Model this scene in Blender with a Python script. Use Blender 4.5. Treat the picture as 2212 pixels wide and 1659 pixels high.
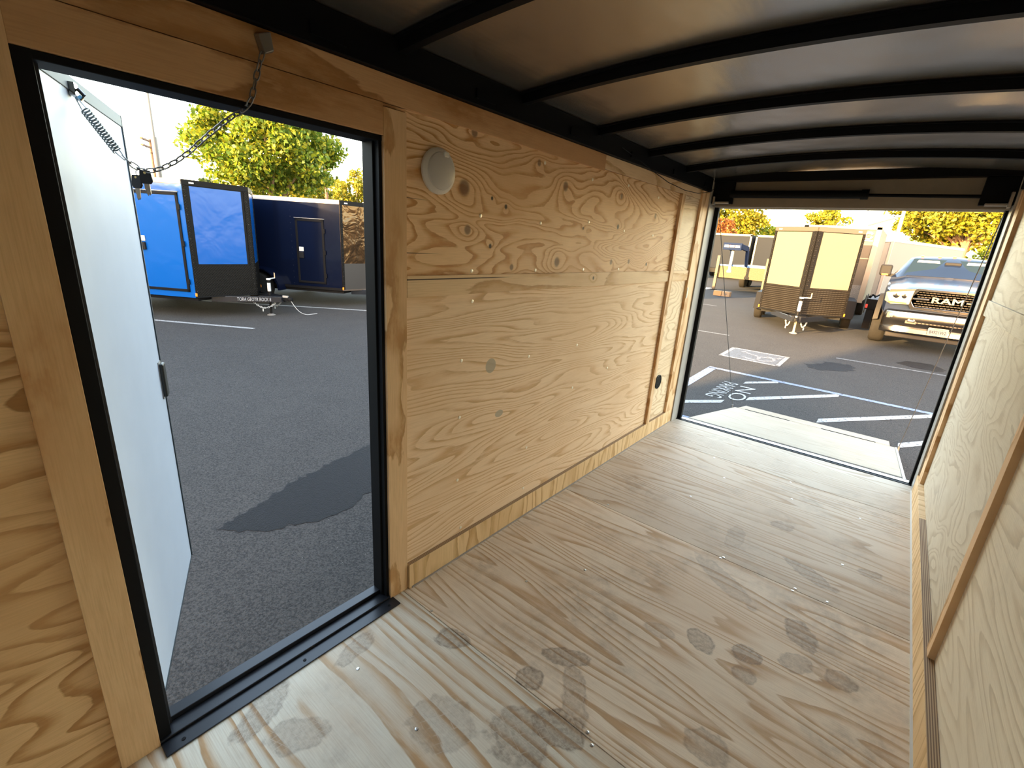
import bpy, bmesh, math, random
import numpy as np
from mathutils import Vector, Matrix

for o in list(bpy.data.objects): bpy.data.objects.remove(o, do_unlink=True)
scene = bpy.context.scene
COL = scene.collection
random.seed(7); np.random.seed(7)
PI = math.pi

# ------------------------------------------------------------------ camera
CAM = Vector((1.3268, -0.1192, 1.4392))
F_PX = 1008.48
right, up, fwd = None, None, None
def _rot(r):
    r = np.array(r); th = np.linalg.norm(r); k = r/th
    K = np.array([[0,-k[2],k[1]],[k[2],0,-k[0]],[-k[1],k[0],0]])
    return np.eye(3)+math.sin(th)*K+(1-math.cos(th))*K@K
_R = np.array([[1,0,0],[0,0,1],[0,1,0.]]) @ _rot([0.266, 0.1654, -0.6781])
cam_data = bpy.data.cameras.new('camera'); cam = bpy.data.objects.new('camera', cam_data); COL.objects.link(cam)
cam_data.sensor_width = 36.0; cam_data.sensor_fit = 'HORIZONTAL'; cam_data.lens = F_PX*36.0/2212
cam_data.clip_start = 0.02; cam_data.clip_end = 400
m3 = Matrix((_R[0], _R[1], -_R[2])).transposed()
cam.matrix_world = Matrix.Translation(CAM) @ m3.to_4x4()
scene.camera = cam

# ------------------------------------------------------------------ world, sun, exposure
SUN_EL = math.radians(11.0)
SUN_TO = Vector((0.302, 0.953, 0)).normalized()          # horizontal direction the light travels
SKY = 0.55
world = bpy.data.worlds.new('world'); scene.world = world; world.use_nodes = True
wn = world.node_tree.nodes; wl = world.node_tree.links
bg = wn['Background']; sky = wn.new('ShaderNodeTexSky'); sky.sky_type = 'NISHITA'
sky.sun_disc = False; sky.sun_elevation = SUN_EL; sky.sun_rotation = math.atan2(0.302, -0.953)
sky.altitude = 50; sky.air_density = 1.0; sky.dust_density = 1.0; sky.ozone_density = 1.0
wb_ = wn.new('ShaderNodeMix'); wb_.data_type = 'RGBA'; wb_.blend_type = 'MULTIPLY'; wb_.inputs[0].default_value = 1.0
_ci = [i for i in wb_.inputs if i.type == 'RGBA']; wl.new(sky.outputs[0], _ci[0]); _ci[1].default_value = (1.22, 1.0, 0.83, 1)   # warm white balance
wl.new([o for o in wb_.outputs if o.type == 'RGBA'][0], bg.inputs[0]); bg.inputs[1].default_value = SKY
sun_d = bpy.data.lights.new('sun', 'SUN'); sun_d.energy = 11.0; sun_d.angle = math.radians(0.8); sun_d.color = (1.0, 0.64, 0.27)
sun = bpy.data.objects.new('sun', sun_d); COL.objects.link(sun)
sdir = Vector((SUN_TO.x*math.cos(SUN_EL), SUN_TO.y*math.cos(SUN_EL), -math.sin(SUN_EL)))
sun.rotation_euler = sdir.to_track_quat('-Z', 'Y').to_euler(); sun.location = (-10, -30, 20)
vs = scene.view_settings; vs.view_transform = 'Standard'; vs.look = 'None'; vs.gamma = 1.0; vs.use_curve_mapping = False
vs.exposure = 2.3

# ------------------------------------------------------------------ node helpers
def new_mat(name):
    m = bpy.data.materials.new(name); m.use_nodes = True
    return m, m.node_tree.nodes, m.node_tree.links, m.node_tree.nodes['Principled BSDF']
class NT:
    """small helper for wiring shader nodes"""
    def __init__(s, tree): s.t = tree; s.n = tree.nodes; s.l = tree.links
    def val(s, sock, v):
        if isinstance(v, bpy.types.NodeSocket): s.l.new(v, sock)
        else: sock.default_value = v
    def math(s, op, a, b=0.0, c=None, clamp=False):
        n = s.n.new('ShaderNodeMath'); n.operation = op; n.use_clamp = clamp
        s.val(n.inputs[0], a); s.val(n.inputs[1], b)
        if c is not None: s.val(n.inputs[2], c)
        return n.outputs[0]
    def sep(s, v):
        n = s.n.new('ShaderNodeSeparateXYZ'); s.val(n.inputs[0], v); return n.outputs
    def comb(s, x, y, z):
        n = s.n.new('ShaderNodeCombineXYZ')
        for i, v in enumerate((x, y, z)): s.val(n.inputs[i], v)
        return n.outputs[0]
    def noise(s, vec, scale, detail=2.0, rough=0.5, dist=0.0):
        n = s.n.new('ShaderNodeTexNoise'); s.val(n.inputs['Vector'], vec)
        n.inputs['Scale'].default_value = scale; n.inputs['Detail'].default_value = detail
        n.inputs['Roughness'].default_value = rough; n.inputs['Distortion'].default_value = dist
        return n.outputs[0]
    def voro(s, vec, scale, feature='F1'):
        n = s.n.new('ShaderNodeTexVoronoi'); s.val(n.inputs['Vector'], vec); n.inputs['Scale'].default_value = scale; n.feature = feature
        return n.outputs
    def ramp(s, fac, stops):
        n = s.n.new('ShaderNodeValToRGB'); s.val(n.inputs[0], fac); e = n.color_ramp.elements
        while len(e) < len(stops): e.new(0.5)
        for el, (p, c) in zip(e, stops): el.position = p; el.color = (*c, 1) if len(c) == 3 else c
        return n.outputs[0]
    def mix(s, fac, a, b, mode='MIX'):
        n = s.n.new('ShaderNodeMix'); n.data_type = 'RGBA'; n.blend_type = mode
        s.val(n.inputs['Factor'], fac)
        for sock, v in ((n.inputs['A'], a), (n.inputs['B'], b)):
            for q in n.inputs:
                pass
            s.val(sock if sock.type == 'RGBA' else sock, v if isinstance(v, bpy.types.NodeSocket) else v)
        return n.outputs['Result']
    def mixc(s, fac, a, b, mode='MIX'):
        n = s.n.new('ShaderNodeMix'); n.data_type = 'RGBA'; n.blend_type = mode
        ins = [i for i in n.inputs if i.type == 'RGBA']; out = [o for o in n.outputs if o.type == 'RGBA'][0]
        s.val(n.inputs[0], fac)
        s.val(ins[0], a if isinstance(a, bpy.types.NodeSocket) else (*a, 1)); s.val(ins[1], b if isinstance(b, bpy.types.NodeSocket) else (*b, 1))
        return out
    def maprange(s, v, a, b, c=0.0, d=1.0, smooth=True):
        n = s.n.new('ShaderNodeMapRange'); n.interpolation_type = 'SMOOTHSTEP' if smooth else 'LINEAR'
        s.val(n.inputs[0], v)
        for i, x in enumerate((a, b, c, d)): n.inputs[i+1].default_value = x
        return n.outputs[0]
    def bump(s, h, strength, dist=0.01):
        n = s.n.new('ShaderNodeBump'); s.val(n.inputs['Height'], h); n.inputs['Strength'].default_value = strength; n.inputs['Distance'].default_value = dist
        return n.outputs[0]

MATS = {}
def plain(name, col, rough=0.5, metal=0.0, spec=0.5, var=0.0, vscale=20.0, bump=0.0, bscale=60.0, coat=0.0, emit=None, trans=0.0):
    if name in MATS: return MATS[name]
    m, n, l, p = new_mat(name); nt = NT(m.node_tree)
    p.inputs['Base Color'].default_value = (*col, 1); p.inputs['Roughness'].default_value = rough; p.inputs['Metallic'].default_value = metal
    p.inputs['Specular IOR Level'].default_value = spec
    if coat: p.inputs['Coat Weight'].default_value = coat; p.inputs['Coat Roughness'].default_value = 0.06
    tc = n.new('ShaderNodeTexCoord').outputs['Object']
    if var:
        f = nt.noise(tc, vscale, 4)
        c = nt.mixc(f, tuple(max(0, x*(1-var)) for x in col), tuple(min(1, x*(1+var)) for x in col))
        l.new(c, p.inputs['Base Color'])
    if bump:
        l.new(nt.bump(nt.noise(tc, bscale, 3), bump, 0.02), p.inputs['Normal'])
    if trans: p.inputs['Transmission Weight'].default_value = trans
    MATS[name] = m
    return m

def sl(r, g, b):
    f = lambda c: ((c/255+0.055)/1.055)**2.4 if c/255 > 0.04045 else c/255/12.92
    return (f(r), f(g), f(b))

# plywood: contour lines of a stretched noise field, pulled into rings round the knots
def plywood(name, grain, across, light, dark, seed=0.0, freq=9.0, sa=0.8, sb=5.0, knots=(), smudges=(), dirt=0.0, rough=0.55, spec=0.3, soft=0.6, spots=(), cracks=(), fine=0.10, contrast=1.0, warp=0.0, patches=()):
    m, n, l, p = new_mat(name); nt = NT(m.node_tree)
    tc = n.new('ShaderNodeTexCoord').outputs['Object']; s = nt.sep(tc)
    ax = {'X': s[0], 'Y': s[1], 'Z': s[2]}
    a, b = ax[grain], ax[across]
    wz = nt.noise(nt.comb(nt.math('MULTIPLY', a, sa*2.2), nt.math('MULTIPLY', b, sb*0.9), seed+5), 1.0, 2, 0.5)
    bw = nt.math('ADD', b, nt.math('MULTIPLY', nt.math('SUBTRACT', wz, 0.5), 0.10))
    vec = nt.comb(nt.math('MULTIPLY', a, sa), nt.math('MULTIPLY', bw, sb), seed)
    f = nt.noise(vec, 1.0, 1.5, 0.35, warp)
    f = nt.math('MULTIPLY', f, freq)
    f2 = nt.noise(nt.comb(nt.math('MULTIPLY', a, sa*7), nt.math('MULTIPLY', b, sb*5), seed+9), 1.0, 3, 0.6)
    f = nt.math('ADD', f, nt.math('MULTIPLY', f2, 0.45))
    core = None; hole = None
    for (ka, kb, r, amp, kind) in knots:
        da = nt.math('SUBTRACT', a, ka); db = nt.math('SUBTRACT', b, kb)
        d2 = nt.math('ADD', nt.math('MULTIPLY', nt.math('MULTIPLY', da, da), 0.5), nt.math('MULTIPLY', nt.math('MULTIPLY', db, db), 1.0))
        g = nt.math('EXPONENT', nt.math('MULTIPLY', d2, -1.0/(r*r*7.0)))
        f = nt.math('ADD', f, nt.math('MULTIPLY', g, amp))
        dc = nt.math('SQRT', nt.math('ADD', nt.math('MULTIPLY', da, da), nt.math('MULTIPLY', nt.math('MULTIPLY', db, db), 0.85)))
        c = nt.maprange(dc, r*0.55, r*1.15, 1.0, 0.0)
        if kind: hole = c if hole is None else nt.math('MAXIMUM', hole, c)
        else: core = c if core is None else nt.math('MAXIMUM', core, c)
    fr = nt.math('FRACT', f)
    mid = tuple(0.55*x+0.45*y for x, y in zip(light, dark))
    hard = tuple(x*0.86 for x in dark)
    col = nt.ramp(fr, [(0.0, light), (0.50, tuple(0.93*x+0.07*y for x, y in zip(light, dark))), (0.66, mid), (0.80, dark), (0.955, hard), (1.0, light)])
    if contrast < 1.0: col = nt.mixc(1-contrast, col, tuple(0.6*x+0.4*y for x, y in zip(light, dark)))
    # growth rings fade in and out along the sheet
    brk = nt.noise(nt.comb(nt.math('MULTIPLY', a, sa*9.0), nt.math('MULTIPLY', b, sb*6.0), seed+21), 1.0, 4, 0.65)
    col = nt.mixc(nt.maprange(brk, 0.42, 0.70, 0.0, soft), col, tuple(0.82*x+0.18*y for x, y in zip(light, dark)))
    # fibres and blotches
    fib = nt.noise(nt.comb(nt.math('MULTIPLY', a, 9.0), nt.math('MULTIPLY', b, 260.0), seed), 1.0, 2)
    col = nt.mixc(nt.maprange(fib, 0.35, 0.75, 0.0, fine*2.2), col, tuple(x*0.72 for x in dark))
    blot = nt.noise(nt.comb(nt.math('MULTIPLY', a, 1.6), nt.math('MULTIPLY', b, 2.4), seed+3), 1.0, 4)
    col = nt.mixc(nt.maprange(blot, 0.42, 0.72, 0.0, 0.55), col, tuple(0.35*x+0.65*y for x, y in zip(light, dark)))
    if core is not None: col = nt.mixc(nt.math('MULTIPLY', core, 0.75), col, (0.13, 0.065, 0.035))
    if hole is not None: col = nt.mixc(nt.math('MULTIPLY', hole, 0.93), col, (0.02, 0.012, 0.008))
    for (pa, pb, ra, rb, pc) in patches:
        da = nt.math('DIVIDE', nt.math('SUBTRACT', a, pa), ra); db = nt.math('DIVIDE', nt.math('SUBTRACT', b, pb), rb)
        d = nt.math('SQRT', nt.math('ADD', nt.math('MULTIPLY', da, da), nt.math('MULTIPLY', db, db)))
        col = nt.mixc(nt.math('MULTIPLY', nt.maprange(d, 0.9, 1.0, 1.0, 0.0), 0.85), col, pc)
    for (a0, a1, b0, w) in cracks:
        d = nt.math('ABSOLUTE', nt.math('SUBTRACT', b, b0))
        mk = nt.math('MULTIPLY', nt.maprange(d, w*0.4, w, 1.0, 0.0), nt.math('MULTIPLY', nt.maprange(a, a0, a0+0.01), nt.maprange(a, a1-0.15, a1, 1.0, 0.0)))
        col = nt.mixc(mk, col, (0.05, 0.025, 0.015))
    if smudges:
        tot = None; scr = None
        wob = nt.noise(tc, 22.0, 3); wob2 = nt.noise(tc, 70.0, 4, 0.65)
        for (cx, cy, ra, rb, ang, st, tread) in smudges:
            dx = nt.math('SUBTRACT', s[0], cx); dy = nt.math('SUBTRACT', s[1], cy); c_, s_ = math.cos(ang), math.sin(ang)
            u = nt.math('ADD', nt.math('MULTIPLY', dx, c_/ra), nt.math('MULTIPLY', dy, s_/ra))
            v = nt.math('ADD', nt.math('MULTIPLY', dx, -s_/rb), nt.math('MULTIPLY', dy, c_/rb))
            r = nt.math('ADD', nt.math('ADD', nt.math('MULTIPLY', u, u), nt.math('MULTIPLY', v, v)), nt.math('ADD', nt.math('MULTIPLY', wob, 1.5), nt.math('MULTIPLY', wob2, 0.35)))
            mk = nt.math('MULTIPLY', nt.math('ADD', nt.maprange(r, 1.55, 1.85, 1.0, 0.0), nt.math('MULTIPLY', nt.maprange(nt.math('ABSOLUTE', nt.math('SUBTRACT', r, 1.6)), 0.0, 0.3, 1.0, 0.0), 0.35)), st*0.72)
            tot = mk if tot is None else nt.math('MAXIMUM', tot, mk)
            if tread:
                w1 = nt.math('ABSOLUTE', nt.math('SINE', nt.math('MULTIPLY', nt.math('ADD', u, v), 9.0)))
                w2 = nt.math('ABSOLUTE', nt.math('SINE', nt.math('MULTIPLY', nt.math('SUBTRACT', u, v), 9.0)))
                t = nt.math('MULTIPLY', nt.maprange(nt.math('MINIMUM', w1, w2), 0.0, 0.22, 1.0, 0.0), nt.math('MULTIPLY', nt.maprange(r, 1.6, 2.3, 1.0, 0.0), nt.maprange(wob, 0.40, 0.58)))
                scr = t if scr is None else nt.math('MAXIMUM', scr, t)
        tot = nt.math('MULTIPLY', tot, nt.maprange(wob2, 0.3, 0.7, 0.45, 1.0))
        col = nt.mixc(nt.math('MINIMUM', tot, 0.85), col, (0.19, 0.135, 0.10))
        if scr is not None: col = nt.mixc(nt.math('MULTIPLY', scr, 0.6), col, (0.62, 0.52, 0.42))
    if dirt:
        dd = nt.noise(tc, 2.3, 6, 0.62); ds = nt.noise(tc, 14, 5, 0.7)
        dm = nt.math('MULTIPLY', nt.maprange(dd, 0.42, 0.68), nt.maprange(ds, 0.3, 0.75))
        col = nt.mixc(nt.math('MULTIPLY', dm, dirt), col, (0.17, 0.125, 0.09))
    l.new(col, p.inputs['Base Color'])
    p.inputs['Roughness'].default_value = rough; p.inputs['Specular IOR Level'].default_value = spec
    hgt = nt.math('ADD', nt.math('MULTIPLY', fr, 0.3), nt.math('MULTIPLY', fib, 0.5))
    l.new(nt.bump(hgt, 0.12, 0.004), p.inputs['Normal'])
    MATS[name] = m
    return m

def ply_edge(name, axis):
    m, n, l, p = new_mat(name); nt = NT(m.node_tree)
    tc = n.new('ShaderNodeTexCoord').outputs['Object']; s = nt.sep(tc)
    fr = nt.math('FRACT', nt.math('MULTIPLY', s[{'X':0,'Y':1,'Z':2}[axis]], 160.0))
    col = nt.ramp(fr, [(0.0, (0.52, 0.36, 0.2)), (0.45, (0.45, 0.29, 0.15)), (0.55, (0.16, 0.085, 0.04)), (1.0, (0.22, 0.12, 0.06))])
    l.new(col, p.inputs['Base Color']); p.inputs['Roughness'].default_value = 0.7
    return m

# ------------------------------------------------------------------ mesh helpers
class MB:
    def __init__(s, M=None): s.v = []; s.f = []; s.M = M or Matrix.Identity(4)
    def add(s, vs, fs):
        o = len(s.v); s.v += [tuple(s.M @ Vector(v)) for v in vs]; s.f += [tuple(i+o for i in f) for f in fs]; return s
    def box(s, x0, x1, y0, y1, z0, z1):
        return s.hexa([(x0,y0,z0),(x1,y0,z0),(x1,y1,z0),(x0,y1,z0),(x0,y0,z1),(x1,y0,z1),(x1,y1,z1),(x0,y1,z1)])
    def hexa(s, p):
        return s.add(p, [(0,3,2,1),(4,5,6,7),(0,1,5,4),(1,2,6,5),(2,3,7,6),(3,0,4,7)])
    def prism(s, pts, d):
        """polygon pts (3D, planar) extruded by vector d"""
        n = len(pts); d = Vector(d); q = [Vector(p) for p in pts]
        return s.add([tuple(p) for p in q]+[tuple(p+d) for p in q], [tuple(range(n-1, -1, -1)), tuple(range(n, 2*n))]+[(i, (i+1) % n, n+(i+1) % n, n+i) for i in range(n)])
    def tube(s, pts, r, n=8, cap=True):
        pts = [Vector(p) for p in pts]; rs = r if isinstance(r, (list, tuple)) else [r]*len(pts)
        V = []; F = []; ref = None
        for i, p in enumerate(pts):
            t = (pts[min(i+1, len(pts)-1)]-pts[max(i-1, 0)]).normalized()
            if ref is None: ref = Vector((0,0,1)) if abs(t.z) < 0.9 else Vector((1,0,0))
            u = t.cross(ref).normalized(); w = t.cross(u).normalized(); ref = -w if False else ref
            for k in range(n):
                a = 2*PI*k/n; V.append(tuple(p+(u*math.cos(a)+w*math.sin(a))*rs[i]))
        for i in range(len(pts)-1):
            for k in range(n): F.append((i*n+k, i*n+(k+1) % n, (i+1)*n+(k+1) % n, (i+1)*n+k))
        if cap: F.append(tuple(range(n-1, -1, -1))); F.append(tuple(range((len(pts)-1)*n, len(pts)*n)))
        return s.add(V, F)
    def lathe(s, prof, c, axis, n=24, ref=None):
        """prof: (radius, offset along axis) list"""
        ax = Vector(axis).normalized(); u = ax.cross(Vector((0,0,1)) if abs(ax.z) < 0.9 else Vector((1,0,0))).normalized(); w = ax.cross(u)
        c = Vector(c); V = []; F = []
        for (r, h) in prof:
            for k in range(n):
                a = 2*PI*k/n; V.append(tuple(c+ax*h+(u*math.cos(a)+w*math.sin(a))*max(r, 1e-4)))
        for i in range(len(prof)-1):
            for k in range(n): F.append((i*n+k, i*n+(k+1) % n, (i+1)*n+(k+1) % n, (i+1)*n+k))
        F.append(tuple(range(n-1, -1, -1))); F.append(tuple(range((len(prof)-1)*n, len(prof)*n)))
        return s.add(V, F)
    def grid(s, fn, nu, nv):
        V = [fn(i/nu, j/nv) for j in range(nv+1) for i in range(nu+1)]
        F = [(j*(nu+1)+i, j*(nu+1)+i+1, (j+1)*(nu+1)+i+1, (j+1)*(nu+1)+i) for j in range(nv) for i in range(nu)]
        return s.add(V, F)
    def build(s, name, mat, parent=None, smooth=False, bevel=0.0, kind=None, fix=True):
        me = bpy.data.meshes.new(name); me.from_pydata(s.v, [], s.f)
        if fix:
            bm = bmesh.new(); bm.from_mesh(me); bmesh.ops.recalc_face_normals(bm, faces=bm.faces); bm.to_mesh(me); bm.free()
        if mat is not None: me.materials.append(mat)
        o = bpy.data.objects.new(name, me); COL.objects.link(o)
        if parent is not None: o.parent = parent
        if smooth:
            for p in me.polygons: p.use_smooth = True
            me.set_sharp_from_angle(angle=math.radians(38))
        if bevel:
            b = o.modifiers.new('bevel', 'BEVEL'); b.width = bevel; b.segments = 2; b.limit_method = 'ANGLE'
        if kind: o['kind'] = kind
        return o
def empty(name, loc=(0,0,0), rz=0.0):
    o = bpy.data.objects.new(name, None); COL.objects.link(o); o.location = loc; o.rotation_euler = (0,0,rz); o.empty_display_size = 0.1
    return o
def tag(o, label, cat, group=None):
    o['label'] = label; o['category'] = cat
    if group: o['group'] = group
    return o
def struct(o, label=None):
    o['kind'] = 'structure'
    if label: o['label'] = label
    return o
def text(name, body, size, mat, M, parent=None, extrude=0.002, shear=0.0, sx=1.0, align='CENTER', off=0.0):
    c = bpy.data.curves.new(name, 'FONT'); c.body = body; c.size = size; c.extrude = extrude; c.shear = shear; c.align_x = align; c.align_y = 'CENTER'; c.resolution_u = 3; c.offset = off
    t = bpy.data.objects.new(name+'_tmp', c); COL.objects.link(t)
    dg = bpy.context.evaluated_depsgraph_get(); me = bpy.data.meshes.new_from_object(t.evaluated_get(dg)); bpy.data.objects.remove(t, do_unlink=True)
    me.transform(M @ Matrix.Diagonal((sx, 1, 1, 1))); me.materials.clear(); me.materials.append(mat)
    o = bpy.data.objects.new(name, me); COL.objects.link(o)
    if parent: o.parent = parent
    return o
def frame_m(origin, xax, yax):
    x = Vector(xax).normalized(); y = Vector(yax).normalized(); z = x.cross(y).normalized(); y = z.cross(x)
    return Matrix.Translation(Vector(origin)) @ Matrix((x, y, z)).transposed().to_4x4()

# ------------------------------------------------------------------ ground height
def gz(y):
    if y < 4: return -0.5
    if y < 13: return -0.5+0.031*(y-4)
    return -0.221+0.008*(min(y, 40)-13)
def SMOOTH(a): return a

# ------------------------------------------------------------------ common materials
M_black = plain('black_paint', (0.0055, 0.0055, 0.006), 0.5, 0.0, 0.07)
M_blackgloss = plain('black_gloss', (0.010, 0.011, 0.014), 0.16, coat=0.5)
M_rubber = plain('black_rubber', (0.008, 0.008, 0.009), 0.6, 0.0, 0.12)
M_tire = plain('tire_rubber', (0.014, 0.013, 0.012), 0.85, 0.0, 0.1, var=0.25)
M_steel = plain('zinc_steel', (0.55, 0.55, 0.53), 0.32, 1.0, var=0.15, vscale=60)
M_chrome = plain('chrome', (0.20, 0.19, 0.18), 0.12, 1.0)
M_alu = plain('mill_aluminium', (0.30, 0.29, 0.275), 0.5, 0.5, var=0.1)
M_white = plain('white_paint', (0.38, 0.38, 0.37), 0.5)
M_grey_post = plain('grey_steel_post', (0.34, 0.32, 0.29), 0.5, var=0.12, vscale=9)
M_header = plain('dark_taupe_steel', (0.24, 0.195, 0.15), 0.6, var=0.12)
M_amber = plain('amber_lens', (0.75, 0.22, 0.02), 0.25)
M_red = plain('red_plastic', (0.6, 0.05, 0.04), 0.4)

W, L = 1.718, 3.911
LIGHT = (0.90, 0.625, 0.36); DARK = (0.62, 0.30, 0.095)
FRONT = -0.80                      # inner face of the front wall
YD0, YD1, ZD = 0.042, 0.828, 1.714 # side door opening

# ================================================================== TRAILER SHELL
# ---- floor: plywood sheets with recessed joints
sm = [(0.338,0.861,0.075,0.05,0.5,0.75,0),(0.70,1.09,0.10,0.045,0.6,0.8,1),(0.655,0.93,0.055,0.05,0.2,0.85,0),(0.80,0.99,0.13,0.05,-0.9,0.6,1),
      (0.83,0.855,0.10,0.07,0.4,0.9,0),(0.75,0.76,0.12,0.10,0.3,0.7,1),(1.043,1.52,0.055,0.07,0.9,0.75,0),(1.199,1.57,0.06,0.05,0.7,0.8,1),
      (1.338,1.83,0.06,0.10,0.5,0.75,0),(1.348,1.66,0.07,0.05,0.8,0.6,0),(1.485,1.69,0.06,0.05,0.3,0.65,0),(1.214,1.47,0.05,0.04,0.2,0.6,0),
      (1.53,2.51,0.06,0.04,0.4,0.6,0),(1.306,2.29,0.14,0.05,-0.5,0.6,0),(1.197,1.12,0.08,0.06,0.3,0.55,0),(1.117,2.66,0.07,0.05,0.5,0.6,1),
      (0.118,0.272,0.05,0.12,0.4,0.7,1),(0.12,0.60,0.04,0.10,0.2,0.6,1),(0.262,0.31,0.10,0.06,0.9,0.55,1),(1.22,3.45,0.06,0.04,0.2,0.45,0),
      (1.0,1.95,0.20,0.06,-0.6,0.4,0),(0.9,1.45,0.07,0.04,0.2,0.4,1),(0.95,2.35,0.05,0.14,0.1,0.35,0),(0.55,0.62,0.12,0.10,0.4,0.45,1)]
FL = (0.84, 0.71, 0.555); FD = (0.54, 0.38, 0.24)
near = [q for q in sm if q[1] < 1.0]; midf = [q for q in sm if 0.8 <= q[1] < 2.15]; farf = [q for q in sm if q[1] >= 2.1]
floor = struct(MB().box(-0.05, W+0.05, FRONT, L, -0.12, -0.022).build('floor', M_black))
Y0 = 0.892
seams = [FRONT+0.002, Y0, Y0+1.22, Y0+2.44, L-0.02]
fm = [plywood('floor_ply_near', 'X', 'Y', (0.74,0.69,0.58), (0.50,0.30,0.145), 2.0, 14, 0.45, 3.4, smudges=near, spec=0.12, dirt=0.35, contrast=0.95),
      plywood('floor_ply_mid', 'X', 'Y', FL, (0.56,0.35,0.185), 11.0, 17, 0.42, 4.4, soft=0.7, smudges=midf, spec=0.12, dirt=0.5, contrast=0.9),
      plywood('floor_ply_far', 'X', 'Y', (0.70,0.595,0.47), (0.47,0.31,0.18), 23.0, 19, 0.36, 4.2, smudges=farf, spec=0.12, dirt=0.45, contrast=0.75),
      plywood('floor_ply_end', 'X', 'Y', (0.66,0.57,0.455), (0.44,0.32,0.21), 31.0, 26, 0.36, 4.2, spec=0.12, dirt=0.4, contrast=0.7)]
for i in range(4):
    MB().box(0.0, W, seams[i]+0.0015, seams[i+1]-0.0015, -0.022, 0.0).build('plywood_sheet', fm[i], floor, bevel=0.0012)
sc = MB()
for (x, y) in [(0.198,0.556),(0.506,0.559),(0.945,2.105),(0.955,2.122),(1.264,2.10),(1.27,2.125),(1.418,2.498),(1.395,2.13),(0.18,0.90),(0.35,0.905),(0.9,0.905),(0.93,0.88),(1.1,3.05),(0.7,3.02),(1.45,3.10),(0.55,3.3),(1.05,3.30),(0.62,2.6),(0.3,2.14),(0.35,1.3),(0.5,1.55)]:
    sc.lathe([(0.006,0.0),(0.006,0.0012),(0.003,0.002)], (x,y,0.0), (0,0,1), 8)
sc.build('screw_head', M_steel, floor, kind='stuff')

# ---- left wall (door side)
wl_ = MB()
for (y0,y1,z0,z1) in [(FRONT,YD0-0.02,-0.12,2.02),(YD1+0.02,L+0.03,-0.12,2.02),(YD0-0.02,YD1+0.02,ZD+0.02,2.02)]:
    wl_.box(-0.062, -0.02, y0, y1, z0, z1)
wall_left = struct(wl_.build('wall_left', M_blackgloss))
knots = [(1.186,1.609,0.030,3.2,0),(1.21,1.463,0.019,2.2,0),(1.34,1.588,0.008,0.9,1),(1.426,1.564,0.010,1.2,1),(1.342,1.407,0.010,1.4,1),
         (1.846,1.691,0.022,2.6,0),(2.408,1.707,0.016,1.6,0),(1.829,1.348,0.024,2.4,0),(2.409,1.545,0.014,1.5,1),(2.039,1.516,0.008,1.0,1),
         (2.378,1.351,0.016,1.4,0),(2.601,1.356,0.015,1.4,0),(2.894,1.639,0.018,1.5,0),(1.486,1.324,0.014,1.0,0),(1.629,1.759,0.014,1.2,0),(2.86,1.34,0.012,1.2,1),(1.229,1.80,0.018,1.6,0)]
P_up = plywood('wall_ply_upper', 'Y', 'Z', LIGHT, (0.57,0.27,0.085), 5.0, 21, 1.1, 5.2, knots=knots, warp=0.5, cracks=[(0.9,1.1,1.372,0.002),(0.9,1.05,1.548,0.0015)])
P_low = plywood('wall_ply_lower', 'Y', 'Z', (0.92,0.69,0.465), (0.68,0.405,0.19), 17.0, 24, 0.55, 5.5, contrast=0.85, soft=0.9, patches=[(1.384,0.898,0.035,0.035,(0.42,0.36,0.27)),(1.461,0.652,0.03,0.018,(0.45,0.38,0.28))])
P_rear = plywood('wall_ply_rear_column', 'Y', 'Z', (0.88,0.70,0.48), (0.62,0.42,0.23), 29.0, 20, 1.1, 4.0, warp=0.6, contrast=0.8)
P_left = plywood('wall_ply_left', 'Y', 'Z', (0.80,0.52,0.26), (0.50,0.25,0.085), 41.0, 20, 0.8, 4.2)
P_batv = plywood('batten_ply_vertical', 'Z', 'Y', (0.82,0.56,0.32), (0.53,0.28,0.105), 47.0, 5, 1.4, 6.0)
P_trim = plywood('trim_ply_vertical', 'Z', 'Y', (0.80,0.53,0.28), (0.55,0.28,0.105), 53.0, 4, 1.2, 4.0)
P_bath = plywood('batten_ply_horizontal', 'Y', 'Z', (0.84,0.61,0.37), (0.57,0.32,0.13), 61.0, 6, 1.0, 6.0, knots=[(2.179,1.266,0.010,1.0,1)], cracks=[(0.9,1.5,1.283,0.003)])
P_head = plywood('header_ply', 'Y', 'Z', (0.66,0.39,0.19), (0.44,0.21,0.075), 67.0, 4, 1.0, 5.0)
P_base = plywood('baseboard_ply', 'Z', 'Y', (0.84,0.60,0.33), (0.58,0.34,0.14), 71.0, 9, 1.0, 5.5)
E_z = ply_edge('ply_edge_z', 'X')
def panel(y0, y1, z0, z1, mat, par, x0=-0.012, x1=0.0, name='plywood_panel', bev=0.001):
    return MB().box(x0, x1, y0, y1, z0, z1).build(name, mat, par, bevel=bev)
ZT = 1.88
panel(0.905, 3.25, 1.29, 1.812, P_up, wall_left)
panel(0.905, 3.25, 0.02, 1.23, P_low, wall_left)
panel(3.25, 3.80, 1.29, 1.812, P_rear, wall_left)
panel(3.25, 3.80, 0.02, 1.23, P_rear, wall_left)
panel(FRONT, -0.035, 0.0, 1.812, P_left, wall_left)
panel(-0.045, YD0, 0.0, 1.800, P_trim, wall_left, -0.012, 0.012, 'door_trim_board')
panel(YD1, 0.914, 0.0, 1.792, P_batv, wall_left, -0.012, 0.012, 'door_trim_board')
panel(YD0, YD1, ZD, 1.802, P_head, wall_left, -0.012, 0.011, 'header_board')
panel(YD1, 0.914, 1.794, 1.802, P_head, wall_left, -0.012, 0.006, 'header_board')
panel(FRONT, 2.178, 1.804, ZT, P_head, wall_left, -0.012, 0.008, 'top_board')
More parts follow.
